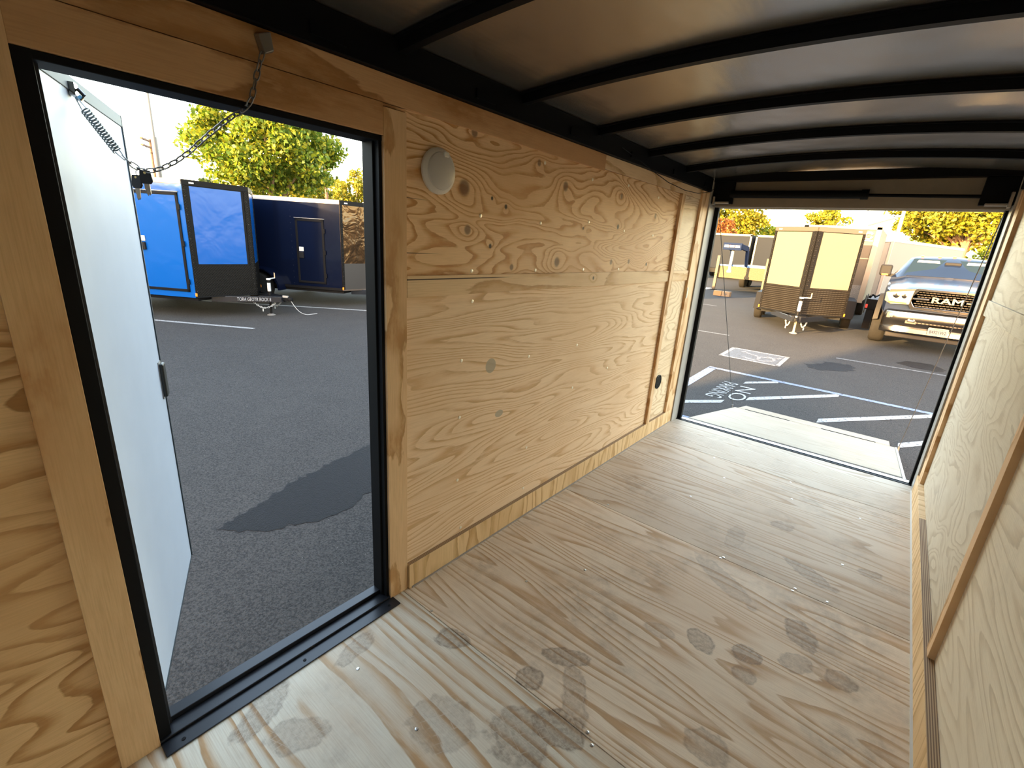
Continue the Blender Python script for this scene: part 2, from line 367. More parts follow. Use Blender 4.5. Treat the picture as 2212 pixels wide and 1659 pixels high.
panel(2.181, 3.80, 1.814, ZT, P_bath, wall_left, -0.012, 0.006, 'top_board')
panel(0.914, 2.178, 1.812, 1.8055, P_head, wall_left, -0.012, 0.008, 'top_board') if False else None
panel(0.916, 3.245, 1.222, 1.296, P_bath, wall_left, 0.0, 0.011, 'batten')
panel(3.302, 3.632, 1.222, 1.296, P_bath, wall_left, 0.0, 0.011, 'batten')
panel(3.245, 3.300, 0.115, 1.812, P_batv, wall_left, 0.0, 0.020, 'batten')
panel(3.635, 3.785, 0.115, 1.875, P_batv, wall_left, 0.0, 0.020, 'batten')
sc = MB()
for (y, z) in [(1.669,1.765),(2.079,1.75),(2.474,1.77),(1.278,1.518),(1.672,1.517),(2.087,1.549),(2.489,1.527),(2.896,1.52),(2.9,1.75),(1.24,1.31),(1.66,1.31),(2.08,1.31),(2.48,1.31),(1.25,1.19),(1.66,0.9),(1.2,0.95),(1.2,0.7),(2.1,0.9),(2.1,0.65),(2.5,0.7),(1.2,0.4),(1.7,0.4),(1.23,0.14),(1.7,0.16)]:
    sc.lathe([(0.0075,0.0),(0.0075,0.001),(0.0035,0.002)], (0.0005,y,z), (1,0,0), 8)
sc.build('screw_head', plain('brass_screw', (0.95,0.88,0.75), 0.35, 0.4), wall_left, kind='stuff')
bb = struct(MB().box(0.0, 0.020, 0.918, 3.80, 0.0, 0.116).build('baseboard_left', P_base, bevel=0.001))
MB().box(0.0005, 0.0195, 0.918, 3.80, 0.1165, 0.1175).build('plywood_edge', E_z, bb)
MB().box(0.020, 0.026, 0.93, 3.79, 0.0, 0.0055).build('caulk_bead', plain('grey_caulk', (0.36,0.31,0.27), 0.6), bb)

# ---- right wall
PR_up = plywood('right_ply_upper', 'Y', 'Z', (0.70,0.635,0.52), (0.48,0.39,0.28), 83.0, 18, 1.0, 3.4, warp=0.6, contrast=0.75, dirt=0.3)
PR_low = plywood('right_ply_lower', 'Y', 'Z', (0.83,0.735,0.59), (0.62,0.50,0.355), 97.0, 18, 0.6, 5.0, contrast=0.7, dirt=0.15)
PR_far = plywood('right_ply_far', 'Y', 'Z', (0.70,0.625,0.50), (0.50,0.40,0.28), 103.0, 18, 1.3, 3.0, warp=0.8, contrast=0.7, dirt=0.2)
wall_right = struct(MB().box(W+0.02, W+0.062, FRONT, L+0.03, -0.12, 2.02).build('wall_right', M_blackgloss))
def rpanel(y0, y1, z0, z1, mat, name='plywood_panel', d=0.0):
    return MB().box(W-d, W+0.012, y0, y1, z0, z1).build(name, mat, wall_right, bevel=0.001)
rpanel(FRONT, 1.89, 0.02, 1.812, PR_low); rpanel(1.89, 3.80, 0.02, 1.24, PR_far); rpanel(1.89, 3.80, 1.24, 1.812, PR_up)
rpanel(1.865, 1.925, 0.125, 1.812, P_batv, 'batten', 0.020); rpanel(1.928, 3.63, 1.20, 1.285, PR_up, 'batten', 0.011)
rpanel(3.635, 3.785, 0.125, 1.875, P_batv, 'batten', 0.020); rpanel(FRONT, 3.80, 1.814, ZT, P_head, 'top_board', 0.006)
br_ = struct(MB().box(W-0.030, W, FRONT, 3.08, 0.0, 0.125).build('baseboard_right', P_base, bevel=0.001))
MB().box(W-0.0295, W-0.0005, FRONT, 3.08, 0.1255, 0.1265).build('plywood_edge', E_z, br_)
MB().box(W-0.030, W, 3.083, 3.80, 0.0, 0.125).build('baseboard_piece', P_base, br_, bevel=0.001)
MB().box(W-0.037, W-0.030, FRONT, 3.79, 0.0, 0.006).build('caulk_bead', plain('white_caulk', (0.62,0.60,0.56), 0.5), br_)

# ---- front wall behind the camera
wall_front = struct(MB().box(-0.06, W+0.06, FRONT-0.05, FRONT-0.013, -0.12, 2.02).build('wall_front', M_blackgloss))
MB().box(0, W, FRONT-0.012, FRONT, 0.0, 1.88).build('wall_liner', plain('white_bounce_liner', (0.80,0.79,0.76), 0.5), wall_front)  # unseen liner made white to bounce light back inside

# ---- ceiling: crowned metal roof skin, black rails and bows
def crown(x): return 0.045*(1-((x-W/2)/(W/2))**2)
mc, n_, l_, p_ = new_mat('ceiling_metal'); nt = NT(mc.node_tree)
tc = n_.new('ShaderNodeTexCoord').outputs['Object']; s_ = nt.sep(tc)
p_.inputs['Base Color'].default_value = (0.34, 0.315, 0.29, 1); p_.inputs['Metallic'].default_value = 0.85; p_.inputs['Roughness'].default_value = 0.27
wv = nt.noise(nt.comb(nt.math('MULTIPLY', s_[0], 3.0), nt.math('MULTIPLY', s_[1], 2.2), 0.0), 1.0, 2)
wv2 = nt.noise(nt.comb(nt.math('MULTIPLY', s_[0], 16.0), nt.math('MULTIPLY', s_[1], 3.0), 3.0), 1.0, 2)
l_.new(nt.bump(nt.math('ADD', wv, nt.math('MULTIPLY', wv2, 0.12)), 0.35, 0.03), p_.inputs['Normal'])
cb = MB(); cb.grid(lambda u, v: (-0.06+u*(W+0.12), FRONT-0.05+v*(L+0.06-FRONT+0.05), 1.975+crown(max(0, min(W, -0.06+u*(W+0.12))))), 24, 20)
cb.grid(lambda u, v: (-0.06+u*(W+0.12), FRONT-0.05+v*(L+0.06-FRONT+0.05), 2.02+crown(max(0, min(W, -0.06+u*(W+0.12))))), 24, 2)
ceiling = struct(cb.build('ceiling', mc, smooth=True))
for x0, x1 in ((-0.02, 0.028), (W-0.028, W+0.02)):
    r = MB(); r.box(x0, x1, FRONT, L-0.05, ZT+0.001, 1.974); r.build('roof_rail', M_black, ceiling, bevel=0.002)
r = MB()
for y in np.arange(-0.6, 3.8, 0.6): r.box(0.028, 0.034, y, y+0.10, 1.90, 1.93)
r.build('rail_tab', M_black, ceiling, kind='stuff')
NB = 24
for k in range(-2, 6):
    y = 0.885+0.585*k
    if y > 3.75: continue
    b = MB()
    prof = [(-0.030, 0.034), (-0.030, 0.030), (-0.016, 0.030), (-0.014, 0.0), (0.014, 0.0), (0.016, 0.030), (0.030, 0.030), (0.030, 0.034)]
    V = []; F = []
    for i in range(NB+1):
        x = 0.0+W*i/NB; z = 1.938+crown(x)
        V += [(x, y+dy, z+dz) for dy, dz in prof]
    for i in range(NB):
        for j in range(len(prof)): F.append((i*8+j, i*8+(j+1) % 8, (i+1)*8+(j+1) % 8, (i+1)*8+j))
    b.add(V, F); b.build('roof_bow', M_black, ceiling, smooth=True)
# thin wire hanging down the left top rail
tag(MB().tube([(0.035,2.28,1.93),(0.03,2.5,1.905),(0.03,2.7,1.875),(0.028,2.95,1.845),(0.028,3.25,1.832),(0.03,3.5,1.84),(0.04,3.68,1.868),(0.045,3.78,1.90)], 0.0022, 6).build('wire', M_rubber, smooth=True), 'thin black wire drooping from the roof rail over the plywood top board', 'wire')

# ---- rear frame
trim1 = struct(MB().box(-0.062, 0.030, 3.785, 3.925, -0.12, 1.99).build('trim_1', M_grey_post, bevel=0.003))
MB().box(-0.02, 0.062, 3.926, 3.965, -0.05, 1.80).build('rubber_seal', M_rubber, trim1, bevel=0.004)
trim2 = struct(MB().box(W-0.030, W+0.062, 3.785, 3.925, -0.12, 1.99).build('trim_2', M_grey_post, bevel=0.003))
MB().box(W-0.045, W+0.02, 3.926, 3.965, -0.05, 1.80).build('rubber_seal', M_rubber, trim2, bevel=0.004)
hd = MB(); hd.box(0.030, W-0.030, 3.86, 3.965, 1.782, 2.0)
trim3 = struct(hd.build('trim_3', M_header, bevel=0.003))
MB().box(0.030, W-0.030, 3.80, 3.862, 1.955, 2.01).build('roof_beam', M_black, trim3)
MB().box(0.03, W-0.03, 3.93, 3.966, 1.776, 1.786).build('rubber_seal', plain('pale_seal', (0.5,0.48,0.44), 0.6), trim3)
sill = struct(MB().box(0.0, W, 3.895, 3.975, -0.06, 0.002).build('trim_4', M_black, bevel=0.002))
MB().box(0.05, W-0.045, 3.928, 3.972, 0.0005, 0.006).build('aluminium_strip', plain('sill_aluminium', (0.75,0.78,0.82), 0.22, 1.0), sill, bevel=0.002)
# ramp spring assembly
sp = tag(empty('ramp_spring', (0.1, 3.82, 1.868)), 'black torsion spring tube and rod mounted across the rear header', 'spring')
def sub(o): return Matrix.Translation(-o.location)
MB(sub(sp)).tube([(0.16,3.825,1.868),(0.985,3.825,1.862)], 0.026, 16).build('spring_tube', M_black, sp, smooth=True)
MB(sub(sp)).tube([(0.97,3.825,1.862),(1.01,3.825,1.862)], [0.031, 0.031], 16).build('end_collar', M_black, sp, smooth=True)
MB(sub(sp)).tube([(1.0,3.825,1.858),(1.60,3.825,1.848)], 0.0105, 10).build('rod', M_black, sp, smooth=True)
for x0, x1 in ((0.030, 0.175), (W-0.175, W-0.03)):
    MB(sub(sp)).box(x0, x1, 3.815, 3.861, 1.80, 1.955).build('bracket', M_black, sp, bevel=0.004)
MB(sub(sp)).box(0.05, 0.16, 3.80, 3.825, 1.80, 1.815).box(0.045, 0.06, 3.79, 3.83, 1.79, 1.85).build('cable_hook', M_steel, sp, bevel=0.003)
MB(sub(sp)).box(W-0.15, W-0.05, 3.80, 3.825, 1.795, 1.81).box(W-0.055, W-0.04, 3.79, 3.83, 1.785, 1.87).build('cable_hook', M_steel, sp, bevel=0.003)

# ---- ramp door lying open
RY0, RY1, RY2 = 4.015, 5.83, 6.26
rz = lambda y: -0.010 + (gz(RY2)+0.012+0.010)*(y-RY0)/(RY2-RY0)
P_ramp = plywood('ramp_ply', 'X', 'Y', (0.30,0.25,0.18), (0.20,0.15,0.095), 113.0, 20, 0.4, 5.0, contrast=0.7, dirt=0.2)
ramp = tag(empty('ramp_door', (0.86, RY0, rz(RY0))), 'plywood ramp door lowered to the asphalt behind the trailer sill', 'ramp')
def slab(x0, x1, y0, y1, t, dz=0.0): return [(x0,y0,rz(y0)-t+dz),(x1,y0,rz(y0)-t+dz),(x1,y1,rz(y1)-t+dz),(x0,y1,rz(y1)-t+dz),(x0,y0,rz(y0)+dz),(x1,y0,rz(y0)+dz),(x1,y1,rz(y1)+dz),(x0,y1,rz(y1)+dz)]
ym = (RY0+RY1)/2-0.25
MB(sub(ramp)).hexa(slab(0.085, 1.640, RY0+0.07, ym-0.001, 0.02)).build('plywood_panel', P_ramp, ramp, bevel=0.001)
MB(sub(ramp)).hexa(slab(0.085, 1.640, ym+0.001, RY1, 0.02)).build('plywood_panel', P_ramp, ramp, bevel=0.001)
MB(sub(ramp)).hexa(slab(0.085, 1.640, RY0, RY0+0.068, 0.02)).build('front_edge', M_black, ramp, bevel=0.002)
MB(sub(ramp)).hexa(slab(0.075, 1.652, RY0-0.03, RY1+0.01, 0.045, -0.0205)).build('ramp_frame', M_black, ramp, bevel=0.003)
MB(sub(ramp)).hexa(slab(1.641, 1.660, RY0+0.0, RY1, 0.03, 0.004)).build('edge_trim', M_alu, ramp, bevel=0.002)
MB(sub(ramp)).hexa(slab(0.12, 1.600, RY1+0.004, RY2, 0.018, 0.002)).build('flap', P_ramp, ramp, bevel=0.001)
for x0, x1 in ((0.20, 0.68), (0.99, 1.48)):
    MB(sub(ramp)).hexa(slab(x0, x1, RY1-0.012, RY1+0.014, 0.006, 0.005)).build('hinge', M_black, ramp, bevel=0.002)
for x, sx in ((0.066, 1), (1.666, -1)):
    yb = 5.76; near = sx > 0
    c = MB().tube([(0.062 if near else W-0.045, 3.90, 1.80), (x, yb, rz(yb)+0.028)], 0.003, 6).build('ramp_cable', plain('dark_cable', (0.05,0.05,0.05), 0.5))
    tag(c, 'thin ramp cable beside the '+('plywood wall with the round vent' if near else 'pale right wall')+', spring to ramp', 'cable')
    MB(sub(ramp)).tube([(x, yb, rz(yb)-0.03), (x, yb, rz(yb)+0.032)], 0.010, 10).box(*sorted((x, x+sx*0.03)), yb-0.015, yb+0.015, rz(yb)-0.05, rz(yb)-0.022).build('cable_anchor', plain('anchor_zinc', (0.16,0.155,0.15), 0.45, 0.6), ramp, smooth=True)

# ---- side door frame and sill
fr = MB()
fr.box(-0.075, 0.004, YD0+0.0005, YD0+0.030, -0.02, ZD); fr.box(-0.075, -0.02, YD1-0.020, YD1-0.0005, -0.02, ZD); fr.box(-0.075, 0.003, YD0, YD1, ZD-0.016, ZD-0.0005)
trim5 = struct(fr.build('trim_5', M_rubber, bevel=0.002))
MB().box(-0.045, -0.030, YD0+0.030, YD0+0.040, 0.0, ZD-0.016).build('rubber_seal', plain('seal_grey', (0.03,0.03,0.035), 0.45), trim5)
MB().box(-0.02, 0.001, YD1-0.012, YD1-0.0006, 0.0, ZD).build('rubber_seal', M_rubber, trim5)
MB().box(-0.085, -0.076, YD1-0.004, YD1+0.012, 0.0, ZD).build('edge_trim', plain('bright_edge', (0.7,0.66,0.58), 0.35, 0.6), trim5)
sl_ = MB(); sl_.box(-0.075, 0.062, YD0, YD1+0.012, 0.0005, 0.005); sl_.box(-0.075, 0.012, YD0, YD1, 0.005, 0.014); sl_.box(-0.075, -0.035, YD0, YD1, 0.014, 0.030)
trim6 = struct(sl_.build('trim_6', plain('sill_black', (0.013,0.014,0.018), 0.3), bevel=0.002))
q = MB()
for y in (0.09, 0.45, 0.80): q.lathe([(0.006,0),(0.005,0.002)], (0.040,y,0.005), (0,0,1), 8)
q.build('screw_head', M_rubber, trim6, kind='stuff')

# ---- the open side door
HX, HY = -0.058, 0.062
dd = Vector((-0.732, 0.308, 0)).normalized(); dn = Vector((dd.y, -dd.x, 0))     # along the door / its inner face normal
if dn.dot(Vector((1, 0.6, 0))) < 0: dn = -dn
DM = frame_m((HX, HY, 0), dd, (0,0,1))                                          # local x along door, y up, z normal
zsign = 1 if (DM.to_3x3() @ Vector((0,0,1))).dot(dn) > 0 else -1
def dpt(a, z, n=0.0): return Vector((HX, HY, 0))+dd*a+Vector((0,0,z))+dn*n
def dbox(mb, a0, a1, z0, z1, n0, n1):
    return mb.hexa([dpt(a0,z0,n0),dpt(a1,z0,n0),dpt(a1,z0,n1),dpt(a0,z0,n1),dpt(a0,z1,n0),dpt(a1,z1,n0),dpt(a1,z1,n1),dpt(a0,z1,n1)])
DW, DZ0, DZ1 = 0.80, 0.03, 1.745
door = struct(empty('door_1', (HX, HY, 0.0)), 'white side door swung open on its hinges into the lot'); dm = Matrix.Translation((-HX, -HY, 0))
m_, n_, l_, p_ = new_mat('white_frp'); nt = NT(m_.node_tree); tc = n_.new('ShaderNodeTexCoord').outputs['Object']
p_.inputs['Roughness'].default_value = 0.45; p_.inputs['Specular IOR Level'].default_value = 0.2
l_.new(nt.mixc(nt.noise(tc, 9, 4), (0.36,0.39,0.44), (0.41,0.44,0.49)), p_.inputs['Base Color']); l_.new(nt.bump(nt.noise(tc, 3, 2), 0.25, 0.02), p_.inputs['Normal'])
dbox(MB(dm), 0.006, DW-0.004, DZ0+0.004, DZ1-0.004, -0.034, 0.0).build('door_panel', m_, door)
f = MB(dm); dbox(f, 0.02, DW-0.004, DZ1-0.034, DZ1, -0.036, 0.003); f.build('top_rail', plain('door_rail_grey', (0.17,0.18,0.175), 0.6, 0.0, 0.2), door, bevel=0.001)
f = MB(dm); dbox(f, 0.0, 0.014, DZ0, DZ1, -0.036, 0.003); f.build('hinge_stile', plain('door_rail_grey', (0.17,0.18,0.175), 0.6), door)
f = MB(dm); dbox(f, DW-0.004, DW+0.004, DZ0, DZ1, -0.037, 0.004); dbox(f, 0.0, DW, DZ0-0.004, DZ0+0.004, -0.037, 0.002); f.build('edge_gasket', plain('gasket', (0.03,0.04,0.045), 0.5), door)
la = MB(dm); dbox(la, DW-0.045, DW-0.002, 0.775, 0.905, 0.0, 0.016); lat = la.build('latch', plain('latch_black', (0.01,0.012,0.01), 0.4), door, bevel=0.005)
la = MB(dm); dbox(la, DW+0.004, DW+0.028, 0.80, 0.895, -0.03, 0.004); la.build('latch_bolt_housing', plain('latch_grey', (0.06,0.055,0.055), 0.5), lat, bevel=0.006)
la = MB(dm); dbox(la, DW+0.002, DW+0.030, 0.788, 0.800, -0.02, 0.004); la.build('red_tab', M_red, lat, bevel=0.002)
la = MB(dm); dbox(la, DW-0.046, DW-0.001, 0.768, 0.912, 0.0, 0.003); la.build('latch_plate', M_alu, lat)
HK = dpt(0.283, 1.705, 0.012)
h = MB(dm); dbox(h, 0.268, 0.298, 1.70, 1.728, 0.003, 0.014); h.tube([HK+dn*0.004+Vector((0,0,0.012)), HK+dn*0.014, HK+dn*0.008-Vector((0,0,0.014))], 0.0045, 8)
h.build('hook', M_chrome, door, smooth=True)
for z in (0.25, 0.87, 1.5):
    MB(dm).tube([dpt(-0.006, z-0.05, -0.018), dpt(-0.006, z+0.05, -0.018)], 0.009, 8).build('hinge', M_steel, door)

# ---- chain, spring and keys
CH = tag(empty('door_chain', (0.02, 0.48, 1.84)), 'door holdback chain with a coil spring, hung from the top board to the white door', 'chain')
cm = sub(CH)
bk = MB(cm); bk.hexa([(0.009,0.468,1.862),(0.009,0.505,1.875),(0.030,0.500,1.872),(0.030,0.472,1.860),(0.009,0.480,1.822),(0.009,0.512,1.835),(0.034,0.503,1.832),(0.034,0.482,1.820)])
bk.build('wall_bracket', plain('dull_zinc', (0.30,0.29,0.27), 0.45, 0.9), CH, bevel=0.003)
SPA, SPB = Vector((-0.297, 0.190, 1.672)), Vector((-0.250, 0.230, 1.585))
pth = [Vector(p) for p in ((0.030,0.478,1.824),(0.023,0.467,1.786),(0.020,0.456,1.750),(0.017,0.448,1.718),(0.006,0.438,1.698),(-0.023,0.415,1.679),(-0.052,0.391,1.653),(-0.081,0.368,1.626),(-0.110,0.343,1.594),(-0.134,0.324,1.574),(-0.158,0.304,1.557),(-0.182,0.284,1.546),(-0.205,0.266,1.543),(-0.221,0.252,1.551),(-0.234,0.241,1.567),(-0.244,0.234,1.582))]
def resample(p, step):
    out = [p[0].copy()]; acc = 0.0
    for a, b in zip(p[:-1], p[1:]):
        d = (b-a).length; t = step-acc
        while t < d: out.append(a.lerp(b, t/d)); t += step
        acc = (acc+d) % step if False else d-(t-step)
    return out
lp = resample(pth, 0.0212)
lk = MB(); NL = 14
ring = []
for i in range(NL):
    a = 2*PI*i/NL; ring.append(Vector((0.0058*math.sin(a), 0.0, 0.0068*(1 if math.cos(a) > 0 else -1)*min(1, abs(math.cos(a))*1.6)+0.0056*math.cos(a))))
V = []; F = []
for i, c in enumerate(ring):
    t = (ring[(i+1) % NL]-ring[i-1]).normalized(); nrm = Vector((0,1,0)); bb_ = t.cross(nrm)
    for k in range(6):
        a = 2*PI*k/6; V.append(tuple(c+(bb_*math.cos(a)+nrm*math.sin(a))*0.0018))
for i in range(NL):
    for k in range(6): F.append((i*6+k, i*6+(k+1) % 6, ((i+1) % NL)*6+(k+1) % 6, ((i+1) % NL)*6+k))
lk.add(V, F); lo = lk.build('link', plain('chain_zinc', (0.22,0.21,0.20), 0.4, 0.85), CH, smooth=True)
for i in range(len(lp)-1):
    o = lo if i == 0 else lo.copy()
    if i: COL.objects.link(o); o.parent = CH
    c = (lp[i]+lp[i+1])/2-CH.location; d = (lp[i+1]-lp[i]).normalized()
    o.matrix_local = Matrix.Translation(c) @ d.to_track_quat('Z', 'X').to_matrix().to_4x4() @ Matrix.Rotation((i % 2)*PI/2+0.4, 4, 'Z')
ax = (SPB-SPA).normalized(); u_ = ax.orthogonal().normalized(); w_ = ax.cross(u_); turns = 15; pts = []
for i in range(turns*10+1):
    t = i/(turns*10); a = 2*PI*turns*t; pts.append(SPA.lerp(SPB, t)+(u_*math.cos(a)+w_*math.sin(a))*0.0095)
MB(cm).tube(pts, 0.0016, 5).build('coil_spring', plain('spring_steel', (0.20,0.22,0.22), 0.4, 0.8), CH, smooth=True)
MB(cm).tube([SPA+u_*0.006, SPA-ax*0.028, SPA-ax*0.030-u_*0.003, SPA-u_*0.006], 0.0016, 6).build('draw_bar', M_steel, CH, smooth=True)
MB(cm).tube([SPB+u_*0.006, SPB+ax*0.024, SPB+ax*0.026-u_*0.004, SPB-u_*0.006], 0.0016, 6).build('draw_bar', M_steel, CH, smooth=True)
MB(cm).tube([SPA-ax*0.026, HK+Vector((0,0,-0.004))+dn*0.008], 0.004, 6).build('strap', plain('blue_strap', (0.12,0.38,0.62), 0.5), CH)
M_keyb = plain('key_head_black', (0.012,0.009,0.007), 0.5); M_keyv = plain('key_nickel', (0.32,0.26,0.20), 0.35, 0.9)
def key(loc, rz_, tilt, label):
    k = tag(empty('key', loc), label, 'key', 'keys hung on the door chain'); k.rotation_euler = (tilt, 0, rz_)
    hb = MB(); hb.prism([(-0.012,-0.0025,-0.002),(0.012,-0.0025,-0.002),(0.015,-0.0025,-0.026),(0.010,-0.0025,-0.034),(-0.010,-0.0025,-0.034),(-0.015,-0.0025,-0.026)], (0,0.005,0)); hb.build('key_head', M_keyb, k, bevel=0.002)
    bl = MB(); bl.prism([(-0.006,-0.001,-0.030),(0.006,-0.001,-0.030),(0.006,-0.001,-0.056),(0.003,-0.001,-0.061),(0.001,-0.001,-0.057),(-0.001,-0.001,-0.062),(-0.004,-0.001,-0.056),(-0.0035,-0.001,-0.050),(-0.006,-0.001,-0.046)], (0,0.002,0)); bl.build('key_blade', M_keyv, k)
    MB().lathe([(0.003,-0.0028),(0.003,0.0028)], (0.0,0,-0.008), (0,1,0), 10).build('key_hole', plain('brass_hole', (0.7,0.5,0.2), 0.4, 0.8), k)
kp = Vector((-0.207, 0.268, 1.543))
key((kp.x+0.004, kp.y, kp.z+0.004), 0.9, 0.05, 'black-headed key hanging edge-on from the key ring')
key((kp.x-0.016, kp.y-0.014, kp.z-0.008), 0.55, -0.05, 'black-headed key with broad nickel blade, facing the trailer')
kr = MB(); pr = [kp+Vector((math.cos(a)*0.010-0.006, math.cos(a)*0.008-0.006, math.sin(a)*0.012-0.006)) for a in np.linspace(0, 2*PI, 17)]
tag(kr.tube(pr, 0.0011, 5).build('key_ring', M_steel, smooth=True), 'small steel ring joining the two keys to the chain', 'key ring')

# ---- wall fittings
dl = tag(empty('dome_light', (0.0, 1.053, 1.645)), 'round white dome light on the knotty upper plywood', 'light'); lm = sub(dl)
MB(lm).lathe([(0.070,0.0),(0.074,0.004),(0.074,0.012),(0.066,0.020),(0.060,0.022)], (0.0,1.053,1.645), (1,0,0), 40).build('base_ring', plain('dome_white', (0.66,0.62,0.56), 0.4), dl, smooth=True)
MB(lm).lathe([(0.062,0.019),(0.058,0.026),(0.045,0.030),(0.02,0.032),(0.002,0.0325)], (0.0,1.053,1.645), (1,0,0), 40).build('lens', plain('dome_lens', (0.52,0.49,0.46), 0.35), dl, smooth=True)
MB(lm).box(0.018, 0.034, 1.058, 1.078, 1.690, 1.706).build('switch', plain('dome_switch', (0.7,0.68,0.62), 0.3), dl, bevel=0.003)
vt = tag(empty('round_vent', (0.0, 3.395, 0.435)), 'round black louvred vent low on the plywood near the rear post', 'vent'); vm = sub(vt)
MB(vm).lathe([(0.056,0.0),(0.058,0.005),(0.050,0.008),(0.048,0.003)], (0.001,3.395,0.435), (1,0,0), 32).build('rim', M_rubber, vt, smooth=True)
vb = MB(vm); vb.lathe([(0.049,0.001),(0.049,0.002)], (0.001,3.395,0.435), (1,0,0), 32); vb.build('backing', plain('vent_dark', (0.004,0.004,0.004), 0.8), vt)
for i in range(7):
    z = 0.435-0.036+0.012*i; hw = math.sqrt(0.047**2-(z-0.435)**2)
    MB(vm).box(0.003, 0.008, 3.395-hw, 3.395+hw, z-0.003, z+0.003).build('louvre', M_rubber, vt)
pl = tag(MB().box(0.0, 0.004, 3.640, 3.662, 1.085, 1.165).build('strike_plate', plain('strike_silver', (0.55,0.53,0.5), 0.4, 0.8), bevel=0.003), 'small upright metal strike plate on the batten beside the rear post', 'plate')
pl.location.x = 0.020

# ================================================================== GROUND
def asphalt():
    m, n, l, p = new_mat('asphalt'); nt = NT(m.node_tree); tc = n.new('ShaderNodeTexCoord').outputs['Object']
    big = nt.noise(tc, 0.35, 5, 0.6); med = nt.noise(tc, 2.2, 5, 0.6); fin = nt.noise(tc, 85, 4, 0.72)
    c = nt.ramp(nt.math('ADD', nt.math('MULTIPLY', big, 0.5), nt.math('MULTIPLY', med, 0.5)), [(0.30, (0.019,0.0185,0.0185)), (0.52, (0.029,0.028,0.0275)), (0.72, (0.042,0.040,0.038))])
    c = nt.mixc(nt.maprange(fin, 0.35, 0.7), c, (0.056,0.053,0.050), 'MIX')
    c2 = nt.mixc(nt.maprange(fin, 0.30, 0.55, 1.0, 0.0), c, (0.018,0.018,0.0185))
    v = nt.voro(tc, 45)[0]; sp_ = nt.maprange(v, 0.05, 0.10, 1.0, 0.0)
    rare = nt.maprange(nt.noise(tc, 23, 1), 0.66, 0.70)
    c3 = nt.mixc(nt.math('MULTIPLY', sp_, rare), c2, (0.42,0.40,0.36))
    l.new(c3, p.inputs['Base Color']); p.inputs['Roughness'].default_value = 0.95; p.inputs['Specular IOR Level'].default_value = 0.12
    h = nt.math('ADD', fin, nt.math('MULTIPLY', nt.voro(tc, 110)[0], 0.8))
    l.new(nt.bump(h, 0.45, 0.010), p.inputs['Normal'])
    return m
gm = MB(); ys = [-60,-20,4]+[4+i*0.75 for i in range(1, 13)]+[14,20,30,40,80,160]; xs = [-120,-60,-30,-12,-4,0,4,12,40,120]
V = [(x,y,gz(y)) for y in ys for x in xs]; F = []
nx = len(xs)
for j in range(len(ys)-1):
    for i in range(nx-1): F.append((j*nx+i, j*nx+i+1, (j+1)*nx+i+1, (j+1)*nx+i))
gm.add(V, F); ground = struct(gm.build('ground', asphalt(), fix=False), 'asphalt trailer lot')
def flat(pts, mat, name, h=0.004, par=ground, dens=0.35):
    """flat decal following the ground, pts a convex or simple polygon in x,y"""
    bm = bmesh.new(); vs_ = [bm.verts.new((x, y, 0)) for x, y in pts]; bm.faces.new(vs_)
    ys_ = [p[1] for p in pts]; y = math.floor(min(ys_)); 
    k = [4.0, 13.0]+[13+dens*i*3 for i in range(0)]
    for yy in k:
        if min(ys_) < yy < max(ys_):
            bmesh.ops.bisect_plane(bm, geom=bm.verts[:]+bm.edges[:]+bm.faces[:], plane_co=(0,yy,0), plane_no=(0,1,0))
    for v in bm.verts: v.co.z = gz(v.co.y)+h
    me = bpy.data.meshes.new(name); bmesh.ops.recalc_face_normals(bm, faces=bm.faces)
    for f_ in bm.faces:
        if f_.normal.z < 0: f_.normal_flip()
    bm.to_mesh(me); bm.free(); me.materials.append(mat)
    o = bpy.data.objects.new(name, me); COL.objects.link(o); o.parent = par
    return o
def worn(name, col, wear, base=(0.03,0.03,0.031)):
    m, n, l, p = new_mat(name); nt = NT(m.node_tree); tc = n.new('ShaderNodeTexCoord').outputs['Object']
    f_ = nt.noise(tc, 28, 6, 0.72); l.new(nt.mixc(nt.maprange(f_, wear-0.06, wear+0.06), base, col), p.inputs['Base Color']); p.inputs['Roughness'].default_value = 0.75
    return m
M_line = worn('white_line_paint', (0.24,0.24,0.235), 0.42); M_bline = worn('blue_line_paint', (0.13,0.165,0.25), 0.44); M_pale = worn('faded_line_paint', (0.10,0.10,0.10), 0.47)
def strip(a, b, w, mat, name='painted_line'):
    a = Vector(a); b = Vector(b); d = (b-a).normalized(); n = Vector((-d.y, d.x))*w/2
    return flat([a-n, b-n, b+n, a+n], mat, name)
strip((-13.0,0.20), (-7.99,3.585), 0.10, M_line); strip((-14.5,2.2), (-7.0,7.41), 0.10, M_line); strip((-16,5.2), (-6,11.9), 0.10, M_line)
# access aisle at the back of the trailer
strip((-0.80,4.9), (-0.80,7.86), 0.13, M_bline); strip((-0.86,7.855), (3.6,7.845), 0.10, M_bline); strip((-0.7,5.30), (0.1,5.30), 0.10, M_bline)
def para(a, b, w): flat([(a[0],a[1]-w/2),(b[0],b[1]-w/2),(b[0],b[1]+w/2),(a[0],a[1]+w/2)], M_line, 'painted_line')
para((-0.74,5.62), (-0.16,6.24), 0.15); para((0.05,6.60), (0.98,7.78), 0.17); para((-0.18,7.36), (0.20,7.80), 0.13); para((0.90,6.40), (2.05,7.80), 0.17); para((1.68,6.22), (2.8,7.75), 0.17); para((2.5,6.2), (3.5,7.5), 0.17)
strip((0.66,10.43), (4.0,10.62), 0.09, M_pale); strip((-1.4,10.9),(-6,10.7),0.08,M_pale); strip((-3.2,15.9),(-7,15.9),0.10,M_pale)
